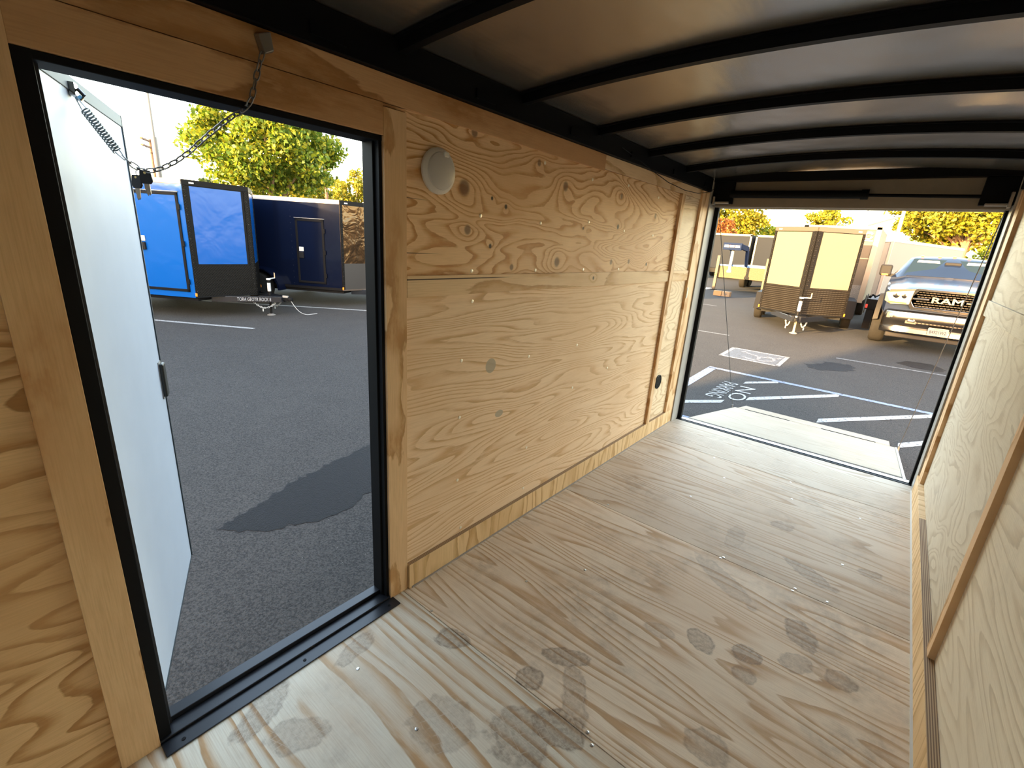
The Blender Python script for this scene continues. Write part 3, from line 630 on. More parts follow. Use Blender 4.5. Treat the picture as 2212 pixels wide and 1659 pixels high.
for a, b in (((-1.0,8.86),(0.0,8.86)), ((-1.0,9.70),(0.0,9.70)), ((-0.97,8.82),(-0.97,9.74)), ((-0.03,8.82),(-0.03,9.74))): strip(a, b, 0.07, worn('box_paint', (0.20,0.20,0.20), 0.45))
M_isa = worn('symbol_paint', (0.15,0.155,0.17), 0.47)
flat([(-0.93,8.90),(-0.07,8.90),(-0.07,9.66),(-0.93,9.66)], worn('symbol_field', (0.052,0.06,0.075), 0.48), 'painted_symbol', 0.0045)
arc = [(-0.42+0.26*math.cos(a), 9.22+0.24*math.sin(a)) for a in np.linspace(-2.6, 1.2, 14)]
for p0, p1 in zip(arc[:-1], arc[1:]): strip(p0, p1, 0.055, M_isa, 'painted_symbol').location.z = 0.002
for p0, p1, w in (((-0.68,9.45),(-0.42,9.30),0.06),((-0.42,9.30),(-0.38,9.05),0.06),((-0.42,9.30),(-0.15,9.36),0.06),((-0.15,9.36),(-0.10,9.52),0.06),((-0.75,9.50),(-0.69,9.46),0.10)): strip(p0, p1, w, M_isa, 'painted_symbol').location.z = 0.003
for body, x, y, ln in (('PARKING', -0.335, 6.76, 0.98), ('NO', -0.085, 6.78, 0.72)):
    # letters stand with their tops towards +x and read towards -y
    t = text('painted_lettering', body, 0.30, M_line, Matrix.Translation((x, y, gz(y)+0.006)) @ Matrix(((0,1,0,0),(-1,0,0,0),(-0.031,0,1,0),(0,0,0,1))) @ Matrix.Diagonal((ln/(0.195*len(body) if body == 'PARKING' else 0.43), 1, 1, 1)), ground, 0.0)
# wet patches
def blob(cx, cy, pts, mat, name, label, cat, jag=0.028, h=0.003):
    out = []
    for i in range(len(pts)):
        a = Vector(pts[i]); b = Vector(pts[(i+1) % len(pts)]); n = max(2, int((b-a).length/0.035)); d = (b-a); nn = Vector((-d.y, d.x)).normalized()
        for k in range(n): out.append(tuple(a+d*k/n+nn*random.uniform(-jag, jag)))
    o = flat(out, mat, name, h, None); return tag(o, label, cat)
M_wet = plain('wet_asphalt', (0.007,0.0075,0.009), 0.6, 0.0, 0.10, var=0.5, vscale=30, bump=0.5, bscale=120)
blob(0, 0, [(-1.763,0.745),(-1.90,1.10),(-2.02,1.42),(-2.10,1.70),(-2.15,1.95),(-2.22,2.30),(-2.25,2.75),(-1.80,2.75),(-1.66,2.25),(-1.72,2.02),(-1.60,1.86),(-1.42,1.62),(-1.36,1.42),(-1.42,1.22),(-1.55,0.93),(-1.68,0.78)], M_wet, 'puddle', 'dark wet puddle drying on the asphalt beside the open side door', 'puddle')
blob(0, 0, [(0.25,9.45),(0.45,9.6),(0.62,10.0),(0.95,10.0),(1.0,9.6),(0.78,9.35),(0.6,9.15),(0.42,9.25)], M_wet, 'oil_stain', 'ragged dark stain on the asphalt past the painted symbol box', 'stain', 0.05)
blob(0, 0, [(1.55,10.95),(1.7,11.3),(2.05,11.35),(2.25,11.0),(2.15,10.75),(1.8,10.75)], M_wet, 'oil_stain', 'smooth oval dark stain on the asphalt in front of the pickup', 'stain', 0.015)

# ================================================================== PARKED TRAILERS
M_dtread = None
def diamond(name, col, rough=0.3, metal=0.6, axis_scale=38.0):
    m, n, l, p = new_mat(name); nt = NT(m.node_tree); tc = n.new('ShaderNodeTexCoord').outputs['Object']; s = nt.sep(tc)
    t = nt.math('ADD', s[0], s[1])
    a = nt.math('ABSOLUTE', nt.math('SINE', nt.math('MULTIPLY', nt.math('ADD', nt.math('MULTIPLY', t, 0.7), s[2]), axis_scale*1.7)))
    b = nt.math('ABSOLUTE', nt.math('SINE', nt.math('MULTIPLY', nt.math('SUBTRACT', nt.math('MULTIPLY', t, 0.7), s[2]), axis_scale*1.7)))
    h = nt.math('MULTIPLY', nt.maprange(a, 0.55, 0.9), nt.maprange(b, 0.3, 0.9))
    l.new(nt.bump(h, 0.8, 0.006), p.inputs['Normal']); p.inputs['Base Color'].default_value = (*col, 1); p.inputs['Roughness'].default_value = rough; p.inputs['Metallic'].default_value = metal; p.inputs['Specular IOR Level'].default_value = 0.08
    MATS[name] = m; return m
def ribbed(name, col):
    m, n, l, p = new_mat(name); nt = NT(m.node_tree); tc = n.new('ShaderNodeTexCoord').outputs['Object']; s = nt.sep(tc)
    w = nt.math('ABSOLUTE', nt.math('SINE', nt.math('MULTIPLY', s[2], 72.0))); br = nt.maprange(nt.math('FRACT', nt.math('MULTIPLY', nt.math('ADD', s[1], nt.math('MULTIPLY', s[0], 0.5)), 26.0)), 0.1, 0.25)
    h = nt.math('MULTIPLY', nt.maprange(w, 0.80, 0.95), br)
    l.new(nt.mixc(h, col, tuple(min(1, x*2.2+0.01) for x in col)), p.inputs['Base Color']); l.new(nt.bump(h, 0.7, 0.006), p.inputs['Normal']); p.inputs['Roughness'].default_value = 0.5; p.inputs['Metallic'].default_value = 0.0; p.inputs['Specular IOR Level'].default_value = 0.06
    MATS[name] = m; return m
def wavy(name, col, rough=0.12, metal=0.0, amt=0.35, scale=2.2, coat=0.6, spec=0.5):
    m, n, l, p = new_mat(name); nt = NT(m.node_tree); tc = n.new('ShaderNodeTexCoord').outputs['Object']
    p.inputs['Base Color'].default_value = (*col, 1); p.inputs['Roughness'].default_value = rough; p.inputs['Metallic'].default_value = metal; p.inputs['Coat Weight'].default_value = coat; p.inputs['Coat Roughness'].default_value = 0.05; p.inputs['Specular IOR Level'].default_value = spec
    l.new(nt.bump(nt.noise(tc, scale, 3, 0.5, 0.4), amt, 0.06), p.inputs['Normal']); MATS[name] = m; return m
M_atp = diamond('black_tread_plate', (0.0055, 0.0048, 0.0042), 0.5, 0.0); M_warm_refl = wavy('warm_reflection_skin', (0.07, 0.045, 0.026), 0.16, 0.8, 0.6, 2.6, 0.0)  # nose is black; its warm reflection is put into the base colour
M_blue = wavy('blue_skin', (0.002, 0.060, 0.25), 0.2, 0.0, 0.25, 1.6, 0.0, 0.28); M_navy = wavy('navy_black_skin', (0.002, 0.0035, 0.011), 0.14, 0.0, 0.10, 1.4, 0.0, 0.22)
M_cream = plain('cream_skin', (0.112, 0.092, 0.062), 0.7, 0.0, 0.1, var=0.03); M_rib = ribbed('black_rib_guard', (0.006, 0.005, 0.004))
M_chain = plain('galvanised_chain', (0.30, 0.32, 0.33), 0.5, 0.2); M_ink = plain('white_marker', (0.22, 0.23, 0.25), 0.7)

def wheel(par, x, y, z, r, w, side, rim_mat, M=None):
    """wheel with its axis along local y"""
    t = MB(); s = side
    t.lathe([(r*0.62,-w/2),(r*0.90,-w/2),(r*0.985,-w*0.36),(r,-w*0.25),(r,w*0.25),(r*0.985,w*0.36),(r*0.90,w/2),(r*0.62,w/2)], (x,y,z), (0,1,0), 28)
    o = t.build('tire', M_tire, par, smooth=True)
    h = MB(); h.lathe([(r*0.63,s*w*0.30),(r*0.60,s*w*0.48),(r*0.52,s*w*0.36),(r*0.30,s*w*0.30),(r*0.22,s*w*0.46),(r*0.05,s*w*0.48)], (x,y,z), (0,1,0), 24); h.build('rim', rim_mat, o, smooth=True)
    b = MB()
    for k in range(5): b.lathe([(r*0.035,0),(r*0.03,s*0.03)], (x+math.cos(k*1.257)*r*0.33, y+s*w*0.32, z+math.sin(k*1.257)*r*0.33), (0,1,0), 6)
    b.build('lug_nuts', M_chrome, o, kind='stuff')
    return o
def chain_mesh(pts, r=0.014, wire=0.006):
    lp = resample([Vector(p) for p in pts], 0.038); mb = MB()
    for i in range(len(lp)-1):
        c = (lp[i]+lp[i+1])/2; d = (lp[i+1]-lp[i]).normalized(); Mx = Matrix.Translation(c) @ d.to_track_quat('Z','X').to_matrix().to_4x4() @ Matrix.Rotation((i % 2)*PI/2, 4, 'Z')
        n = 10; ring = [Mx @ Vector((r*math.sin(2*PI*k/n), 0, (r*1.75)*math.cos(2*PI*k/n))) for k in range(n+1)]
        mb.tube(ring, wire, 4, False)
    return mb
def sag(a, b, d, n=10):
    a = Vector(a); b = Vector(b); return [a.lerp(b, t)+Vector((0,0,-4*d*t*(1-t))) for t in np.linspace(0, 1, n)]

def cargo_trailer(label, ax, ay, head, hw, nose, length, zb, zt, side_mat, nose_mat, panel_mat=None, panel=(0.10,0.88,0.62,0.08), guard_mat=None, guard_h=0.6, side_trim=None, nose_trim=None,
                  door=None, door_frame=None, door_mat=None, wheels=(), fender=None, tongue=True, writing=None, jack_up=0.0, detail=True, rim=None, round_fender=True, name='cargo_trailer', lights=True, jack_white=True, jack_dx=0.55):
    g0 = gz(ay); T = tag(empty(name, (ax, ay, g0), math.radians(head)), label, 'trailer', None)
    zb -= g0; zt -= g0; xs, xr = -nose, -nose-length; rim = rim or M_black
    side_trim = side_trim or M_alu; nose_trim = nose_trim or M_black; guard_mat = guard_mat or M_black
    # body with a V nose
    poly = [(xs,-hw),(0.0,0.0),(xs,hw),(xr,hw),(xr,-hw)]
    b = MB(); b.prism([(x,y,zb) for x,y in poly], (0,0,zt-zb)); b.build('body', side_mat, T, bevel=0.006)
    # roof cap and trims
    b = MB(); b.prism([(x*1.0,y*1.006,zt) for x,y in [(xs,-hw),(0.008,0.0),(xs,hw),(xr,hw),(xr,-hw)]], (0,0,0.012)); b.build('roof', M_alu, T)
    for s in (-1, 1):
        MB().box(xr, xs, s*hw, s*(hw+0.012), zt-0.075, zt+0.012).build('roof_trim', side_trim, T)
        MB().box(xr, xs, s*hw, s*(hw+0.010), zb-0.03, zb+0.03).build('bottom_rail', M_black if side_mat is not M_blue else M_blue, T)
    for s in (-1, 1):
        d = Vector((nose, -s*hw, 0)).normalized(); n = Vector((s*d.y*-s, 0, 0))
        n = Vector((hw, s*nose, 0)).normalized(); Ln = math.hypot(hw, nose); o = Vector((xs, s*hw, 0))
        def fb(a0, a1, z0, z1, t0, t1, mb=None):
            mb = mb or MB(); P = lambda a, z, t: o+d*(a*Ln)+n*t+Vector((0,0,z))
            return mb.hexa([P(a0,z0,t0),P(a1,z0,t0),P(a1,z0,t1),P(a0,z0,t1),P(a0,z1,t0),P(a1,z1,t0),P(a1,z1,t1),P(a0,z1,t1)])
        fb(0.0, 1.0, zb, zt-0.075, 0.0, 0.008).build('nose_skin', nose_mat, T)
        fb(0.0, 1.0, zt-0.085, zt+0.012, 0.008, 0.022).build('nose_trim', nose_trim, T)
        if detail: fb(0.10, 0.17, zt-0.055, zt-0.03, 0.022, 0.028).build('marker_lamp', plain('lamp_white', (0.8,0.75,0.65), 0.3), T)
        if panel_mat: fb(panel[0], panel[1], zb+panel[2], zt-panel[3], 0.008, 0.014).build('nose_panel', panel_mat, T)
        fb(0.0, 1.0, zb, zb+guard_h, 0.008, 0.018).build('stone_guard', guard_mat, T)
        fb(0.0, 0.05, zb, zt-0.08, 0.008, 0.022).build('corner_trim', M_atp, T)
        fb(0.93, 1.0, zb, zt-0.08, 0.008, 0.022).build('corner_trim', M_atp, T)
        if detail:
            rv = MB()
            for z in np.arange(zb+0.1, zt-0.1, 0.11):
                for a in (0.025, 0.965): rv.lathe([(0.0055,0),(0.003,0.004)], o+d*(a*Ln)+n*0.022+Vector((0,0,z)), n, 6)
            rv.build('rivets', plain('rivet_dark', (0.10,0.09,0.08), 0.4, 0.7), T, kind='stuff')
        fb(-0.01, 0.015, zb, zb+0.06, 0.01, 0.03).build('side_marker', M_amber, T)
        fb(0.0, 1.0, zb-0.03, zb, -0.04, 0.02).build('bottom_rail', M_black if nose_mat is not M_warm_refl else plain('brown_rail', (0.10,0.075,0.06), 0.4, 0.6), T)
    if detail:   # panel seams with rivets
        for s in (-1, 1):
            rv = MB()
            for x in np.arange(xs-1.22, xr, -1.22):
                for z in np.arange(zb+0.08, zt-0.1, 0.14): rv.lathe([(0.006,0),(0.003,0.004)], (x,s*hw,z), (0,s,0), 6)
            if rv.v: rv.build('rivets', plain('rivet_dark', (0.10,0.09,0.08), 0.4, 0.7), T, kind='stuff')
    if door:
        d0, d1, z0, z1, s, hng = door
        a, c = xs-d1, xs-d0; f = MB(); y0, y1 = sorted((s*hw, s*(hw+0.022)))
        for (u0,u1,v0,v1) in ((a,a+0.05,z0,z1),(c-0.05,c,z0,z1),(a,c,z0,z0+0.05),(a,c,z1-0.05,z1)): f.box(u0,u1,y0,y1,v0,v1)
        D = f.build('door_frame', door_frame or M_black, T, bevel=0.004)
        y0, y1 = sorted((s*hw, s*(hw+0.012))); MB().box(a+0.05, c-0.05, y0, y1, z0+0.05, z1-0.05).build('door_panel', door_mat or side_mat, D)
        MB().box(a-0.02, c+0.02, *sorted((s*hw, s*(hw+0.03))), z1+0.012, z1+0.022).build('drip_cap', M_alu, D)
        lx = a+0.12; zl = (z0+z1)/2
        MB().box(lx-0.055, lx+0.055, *sorted((s*(hw+0.012), s*(hw+0.03))), zl-0.0, zl+0.10).build('latch_plate', M_white, D, bevel=0.006)
        MB().box(lx-0.055, lx+0.055, *sorted((s*(hw+0.012), s*(hw+0.05))), zl-0.16, zl-0.02).build('latch_handle', M_rubber, D, bevel=0.01)
        for zz in (z0+0.2, (z0+z1)/2, z1-0.25): MB().box(c-0.035, c+0.03, *sorted((s*(hw+0.02), s*(hw+0.034))), zz-0.05, zz+0.05).build('hinge', M_black, D)
    for (wx, s, r, w) in wheels:
        wheel(T, xs-wx, s*(hw+0.02+w/2) if round_fender else s*(hw+0.13), r, r, w, s, rim)
        fd = MB(); n = 12
        if round_fender:
            y0, y1 = sorted((s*(hw-0.02), s*(hw+w+0.07))); ro, ri = r+0.16, r+0.13
            prof = [(xs-wx+math.cos(a)*ro*1.18, r-0.02+math.sin(a)*ro) for a in np.linspace(-0.05, PI+0.05, n)]; inn = [(xs-wx+math.cos(a)*ri*1.16, r-0.02+math.sin(a)*ri) for a in np.linspace(PI+0.05, -0.05, n)]
            pts = prof+inn; V = [(x,y0,z) for x,z in pts]+[(x,y1,z) for x,z in pts]; N = len(pts); F = [(i,(i+1) % N,N+(i+1) % N,N+i) for i in range(N)]
            F += [(i,i+1,N-2-i,N-1-i) for i in range(n-1)]+[(N+i,N+i+1,N+N-2-i,N+N-1-i) for i in range(n-1)]
            fd.add(V, F)
        fd.build('fender', M_navy, T, smooth=True) if round_fender else None
    if fender:
        f0, f1, h0, h1 = fender
        for s in (-1, 1):
            y0, y1 = sorted((s*hw, s*(hw+0.24))); x0, x1 = xs-f1, xs-f0
            MB().prism([(x0,y0,h0),(x0+0.12,y0,h1),(x1-0.12,y0,h1),(x1,y0,h0),(x1-0.02,y0,h0),(x1-0.13,y0,h1-0.03),(x0+0.13,y0,h1-0.03),(x0+0.02,y0,h0)], (0,y1-y0,0)).build('fender', plain('fender_black', (0.006,0.0065,0.009), 0.65, 0.0, 0.1), T)
    if tongue:
        zt0 = zb-0.03; tp = MB()
        for s in (-1, 1):
            p0 = Vector((-nose*0.9, s*hw*0.62, zt0-0.11)); p1 = Vector((0.62, s*0.04, zt0-0.11)); q = Vector((0, s*0.055, 0))
            tp.hexa([p0, p1, p1+q, p0+q, p0+Vector((0,0,0.12)), p1+Vector((0,0,0.12)), p1+q+Vector((0,0,0.12)), p0+q+Vector((0,0,0.12))])
        tg = tp.build('tongue_frame', M_blackgloss, T, bevel=0.004)
        MB().box(0.15, 0.48, -0.17, 0.17, zt0+0.0, zt0+0.015).build('tongue_plate', M_black, T)
        MB().box(0.55, 0.76, -0.045, 0.045, zt0-0.07, zt0-0.01).lathe([(0.055,0),(0.06,0.04),(0.045,0.075),(0.01,0.085)], (0.76,0,zt0-0.075), (0,0,1), 14).build('coupler', M_black, T, smooth=True)
        MB().box(0.60, 0.72, -0.02, 0.02, zt0-0.012, zt0+0.03).build('coupler_latch', M_alu, T)
        jx = jack_dx; jt = zt0+0.34+jack_up
        jk = MB().tube([(jx,0,0.02),(jx,0,zt0+0.02)], 0.024, 12).build('jack_leg', M_black if jack_white else plain('tan_jack', (0.42,0.36,0.27), 0.45, 0.5), T, smooth=True)
        MB().tube([(jx,0,zt0-0.05),(jx,0,jt)], 0.033, 14).build('jack_tube', M_black, jk, smooth=True)
        MB().tube([(jx,0,zt0+0.10),(jx,0,jt-0.06)], 0.035, 14).build('jack_label', M_white, jk, smooth=True)
        MB().tube([(jx,0,jt),(jx,0,jt+0.03)], 0.045, 14).tube([(jx,0,jt+0.02),(jx+0.03,0.18,jt+0.03)], 0.012, 8).build('jack_crank', M_white, jk, smooth=True)
        MB().tube([(jx+0.03,0.18,jt+0.03),(jx+0.03,0.18,jt+0.14)], 0.012, 8).build('crank_grip', plain('tan_grip', (0.30,0.22,0.13), 0.5), jk, smooth=True)
        MB().lathe([(0.085,0.0),(0.085,0.008),(0.03,0.035)], (jx,0,0.0), (0,0,1), 14).build('jack_foot', M_alu, jk, smooth=True)
        for s in (-1, 1):
            a = (0.04, s*hw*0.26-0.0, zt0-0.06); b2 = (0.52, s*0.10, zt0-0.08)
            chain_mesh(sag(a, b2, 0.17, 12)).build('safety_chain', M_chain, T, kind=None)
            MB().tube([(a[0]+0.22,a[1]-s*0.05,zt0-0.25),(a[0]+0.22,a[1]-s*0.05,zt0-0.31)], 0.012, 6).build('chain_hook', M_chain, T)
        if writing:
            s = -1; p0 = Vector((-nose*0.9, s*hw*0.62, 0)); p1 = Vector((0.62, s*0.04, 0)); d = (p1-p0).normalized(); n = Vector((d.y, -d.x, 0)); 
            if n.y > 0: n = -n
            c = p0.lerp(p1, writing[1])+n*0.0585; c.z = zt0-0.052
            text('chalk_writing', writing[0], 0.105, M_ink, frame_m(c, d, (0,0,1)), tg, 0.001, 0.15, writing[2])
    if True:   # underside frame
        MB().box(xr+0.02, xs, -hw+0.05, hw-0.05, zb-0.10, zb-0.02).build('chassis', M_black, T)
    return T

blue = cargo_trailer('blue V-nosed cargo trailer with black trim and a blue side door', -9.465, 4.299, 33.5, 1.018, 0.592, 3.6, -0.041, 2.098, M_blue, M_black, M_blue, (0.10,0.885,0.62,0.10), M_atp, 0.60,
    side_trim=plain('cream_trim', (0.22,0.19,0.145), 0.6, 0.0, 0.2), door=(0.10,1.06,0.53,2.36,-1,1), door_mat=M_blue, wheels=((2.3,-1,0.34,0.2),(2.3,1,0.34,0.2)), writing=('TORA GEOTR ROCK 8', 0.58, 0.60), jack_dx=0.30)
bz = -0.02
black = cargo_trailer('navy-black cargo trailer with a warm reflection painted on its nose, beside the blue trailer', -9.23, 7.37, 33.5, 1.03, 0.60, 4.6, 0.00, 2.03, M_navy, M_warm_refl, None, (0,1,0,0), plain('brown_guard', (0.022,0.018,0.016), 0.5, 0.1), 0.62,
    side_trim=M_alu, door=(0.40,1.10,0.50,1.98,-1,1), door_mat=M_navy, wheels=((2.05,-1,0.34,0.2),(2.85,-1,0.34,0.2),(2.05,1,0.34,0.2)), writing=('7B531 SNEW', 0.42, 0.72), jack_dx=0.30)
shade_trailer = cargo_trailer('unseen charcoal cargo trailer added past the navy-black one to shade the lot', -6.4, 12.1, 33.5, 1.03, 0.60, 4.6, 0.05, 2.10, M_navy, M_black, None, (0,1,0,0), M_black, 0.6, wheels=((2.05,-1,0.34,0.2),(2.05,1,0.34,0.2)), detail=False)  # unseen trailer put in to cast shade over the far asphalt
cream = cargo_trailer('cargo trailer with two cream nose panels and a black ribbed stone guard', -0.436, 12.649, -83.8, 0.892, 0.58, 3.0, 0.213, 2.133, plain('dark_skin', (0.06,0.055,0.05), 0.35), M_black, M_cream, (0.06,0.885,0.60,0.10), M_rib, 0.58,
    side_trim=M_black, nose_trim=plain('dark_bronze_trim', (0.07,0.055,0.04), 0.4, 0.5), wheels=((1.5,-1,0.33,0.19),(1.5,1,0.33,0.19),(2.3,-1,0.33,0.19),(2.3,1,0.33,0.19)), fender=(1.0,2.75,0.30,0.74), round_fender=False, jack_up=0.05, jack_white=False, jack_dx=0.20, rim=M_steel)
# breakaway wire of the blue trailer
th = math.radians(33.5); fw = Vector((math.cos(th), math.sin(th), 0)); lf = Vector((-fw.y, fw.x, 0)); A0 = Vector((-9.465, 4.299, 0))
c0, c1, c2, c3 = [A0+fw*f_+lf*l_+Vector((0,0,z_)) for f_, l_, z_ in ((0.77,0.0,-0.135),(0.88,0.04,-0.36),(0.93,0.12,-0.51),(1.12,0.44,gz(5.2)+0.004))]
p = [c0*(1-t)**3+c1*3*t*(1-t)**2+c2*3*t*t*(1-t)+c3*t**3 for t in np.linspace(0, 1, 22)]
for v_ in p: v_.z = max(v_.z, gz(v_.y)+0.005)
tag(MB().tube(p, 0.006, 6).build('breakaway_wire', plain('grey_wire', (0.35,0.35,0.35), 0.5), smooth=True), 'thin grey wire trailing from the blue trailer coupler to the asphalt', 'wire')
# two oak-leaf-ish sticker details on the black door are plain: one white sticker
bq = Matrix.Rotation(math.radians(33.5), 4, 'Z')

# grey trailer behind the cream one
gt = tag(empty('box_trailer', (-0.5, 17.35, gz(17.3))), 'tall grey box trailer with a pale frame and round emblem behind the cream panels', 'trailer')
def lb(o, mb=None): return MB(Matrix.Translation(-o.location))
M_gskin = plain('grey_brown_skin', (0.05,0.042,0.035), 0.5, 0.0, 0.25, var=0.1); M_pale = plain('pale_frame', (0.17,0.135,0.10), 0.55, 0.0)
lb(gt).box(-1.46,0.46,17.3,21.0,0.35,2.42).build('body', M_gskin, gt, bevel=0.01)
for (x0,x1,z0,z1) in ((0.34,0.47,0.30,2.44),(-1.47,-1.34,0.30,2.44),(-1.47,0.47,2.36,2.45)): lb(gt).box(x0,x1,17.26,17.30,z0,z1).build('frame', M_pale, gt, bevel=0.006)
lb(gt).box(-1.34,0.34,17.285,17.30,1.55,1.58).build('seam_strip', M_pale, gt)
lb(gt).box(-1.34,0.34,17.28,17.30,0.30,0.80).build('kick_plate', diamond('grey_tread', (0.10,0.10,0.10), 0.5, 0.3), gt)
em = lb(gt)
ringp = [(0.20+0.085*math.cos(a), 17.27, 2.20+0.085*math.sin(a)) for a in np.linspace(0.35, 2*PI-0.35, 18)]
em.tube(ringp, 0.026, 6); eo = em.build('emblem', plain('emblem_white', (0.75,0.72,0.68), 0.4), gt)
lb(gt).tube([(0.13,17.265,2.155),(0.24,17.265,2.155)], 0.026, 6).build('emblem_bar', M_red, eo)
lb(gt).box(0.09,0.32,17.26,17.285,2.05,2.075).build('emblem_underline', plain('emblem_white', (0.75,0.72,0.68), 0.4), eo)
for s in (-1.4, 0.38): 
    for y in (18.9, 19.8): wheel(gt, 0, 0, 0, 0.34, 0.2, 1, M_black).matrix_local = Matrix.Translation((s+0.5-0.0, y-17.35, 0.34)) @ Matrix.Rotation(PI/2, 4, 'Z')
# white box trailer behind the truck
wb = tag(empty('box_trailer', (0.67, 21.9, gz(21.9)), math.atan2(7.4, 2.33)), 'long white box trailer behind the pickup cab', 'trailer')
M_wskin = plain('white_skin', (0.115,0.115,0.115), 0.6, 0.0, 0.2)
MB().box(0,7.7,0,1.9,0.45,2.46).build('body', M_wskin, wb, bevel=0.01)
for y in (-0.012, 1.9): MB().box(-0.01,7.7,y,y+0.012,2.38,2.48).build('roof_trim', M_alu, wb)
MB().box(-0.03,0.0,-0.01,0.08,0.42,2.47).box(-0.03,0.0,1.82,1.91,0.42,2.47).box(-0.03,0.0,0.0,1.9,2.36,2.47).build('frame', plain('grey_frame', (0.18,0.16,0.15), 0.4), wb)
for x in (3.5, 4.4):
    for y in (0.12, 1.78): wheel(wb, x, y, 0.36, 0.36, 0.22, -1 if y < 1 else 1, M_steel)
MB().box(0.1,7.6,0.2,1.7,0.34,0.46).build('chassis', M_black, wb)
# low flatbed trailer beside the pickup
fb_ = tag(empty('flatbed_trailer', (0.75, 16.0, gz(16))), 'low flatbed trailer with a pale deck beside the pickup fender', 'trailer'); 
lb(fb_).box(0.68,0.93,15.3,17.1,0.48,0.56).build('deck', plain('pale_deck', (0.2,0.19,0.18), 0.6, var=0.3, vscale=6), fb_)
lb(fb_).box(0.66,0.94,15.26,15.30,0.30,0.56).build('rear_bumper', M_black, fb_)
lb(fb_).box(0.66,0.71,15.22,15.26,0.33,0.43).build('tail_lamp', M_red, fb_)
lb(fb_).box(0.70,0.90,15.4,17.0,0.34,0.48).build('chassis', M_black, fb_)
lb(fb_).box(0.70,0.86,15.3,15.45,gz(15.4),0.40).build('mud_flap', M_rubber, fb_)
wheel(fb_, 0,0,0,0.30,0.18,-1,M_black).matrix_local = Matrix.Translation((0.80-0.75, 0.4, 0.30)) @ Matrix.Rotation(PI/2, 4, 'Z')
lb(fb_).tube([(0.70,15.6,0.57),(0.75,15.7,0.66),(0.80,15.6,0.60),(0.90,15.9,0.68),(0.80,16.1,0.60),(0.72,15.8,0.64)], 0.02, 6).build('strap', M_black, fb_, smooth=True)

# dump trailers and goosenecks far left of the rear view
M_dump = plain('dark_dump_steel', (0.010,0.012,0.016), 0.6, 0.0, 0.05, var=0.2); M_tan = plain('tan_rail', (0.22,0.17,0.09), 0.55)
for i, (x0, x1, y0, zt_, lab) in enumerate(((-9.1,-6.35,31.4,2.60,'dark steel dump trailer with a tan top rail behind the goosenecks'),(-6.15,-3.7,31.8,2.60,'dark steel dump trailer partly hidden behind the cream-panelled trailer'))):
    T = tag(empty('dump_trailer', ((x0+x1)/2, y0, gz(y0))), lab, 'trailer')
    lb(T).box(x0,x1,y0,y0+4.0,0.55,zt_).build('dump_body', M_dump, T, bevel=0.01)
    lb(T).box(x0-0.03,x1+0.03,y0-0.05,y0,zt_-0.08,zt_+0.03).box(x0-0.03,x0+0.06,y0-0.05,y0,0.5,zt_).box(x1-0.06,x1+0.03,y0-0.05,y0,0.5,zt_).build('top_rail', M_tan, T)
    for k in range(4): lb(T).box(x0-0.05,x0,y0+0.5+k*1.0,y0+0.6+k*1.0,0.55,zt_).build('stake', M_dump, T)
    lb(T).box(x0+0.2,x1-0.2,y0-0.3,y0+4.0,0.30,0.55).build('chassis', M_black, T)
    for x in (x0+0.12, x1-0.12): wheel(T, 0,0,0,0.38,0.24,1,M_black).matrix_local = Matrix.Translation((x-(x0+x1)/2, 2.5, 0.38)) @ Matrix.Rotation(PI/2, 4, 'Z')
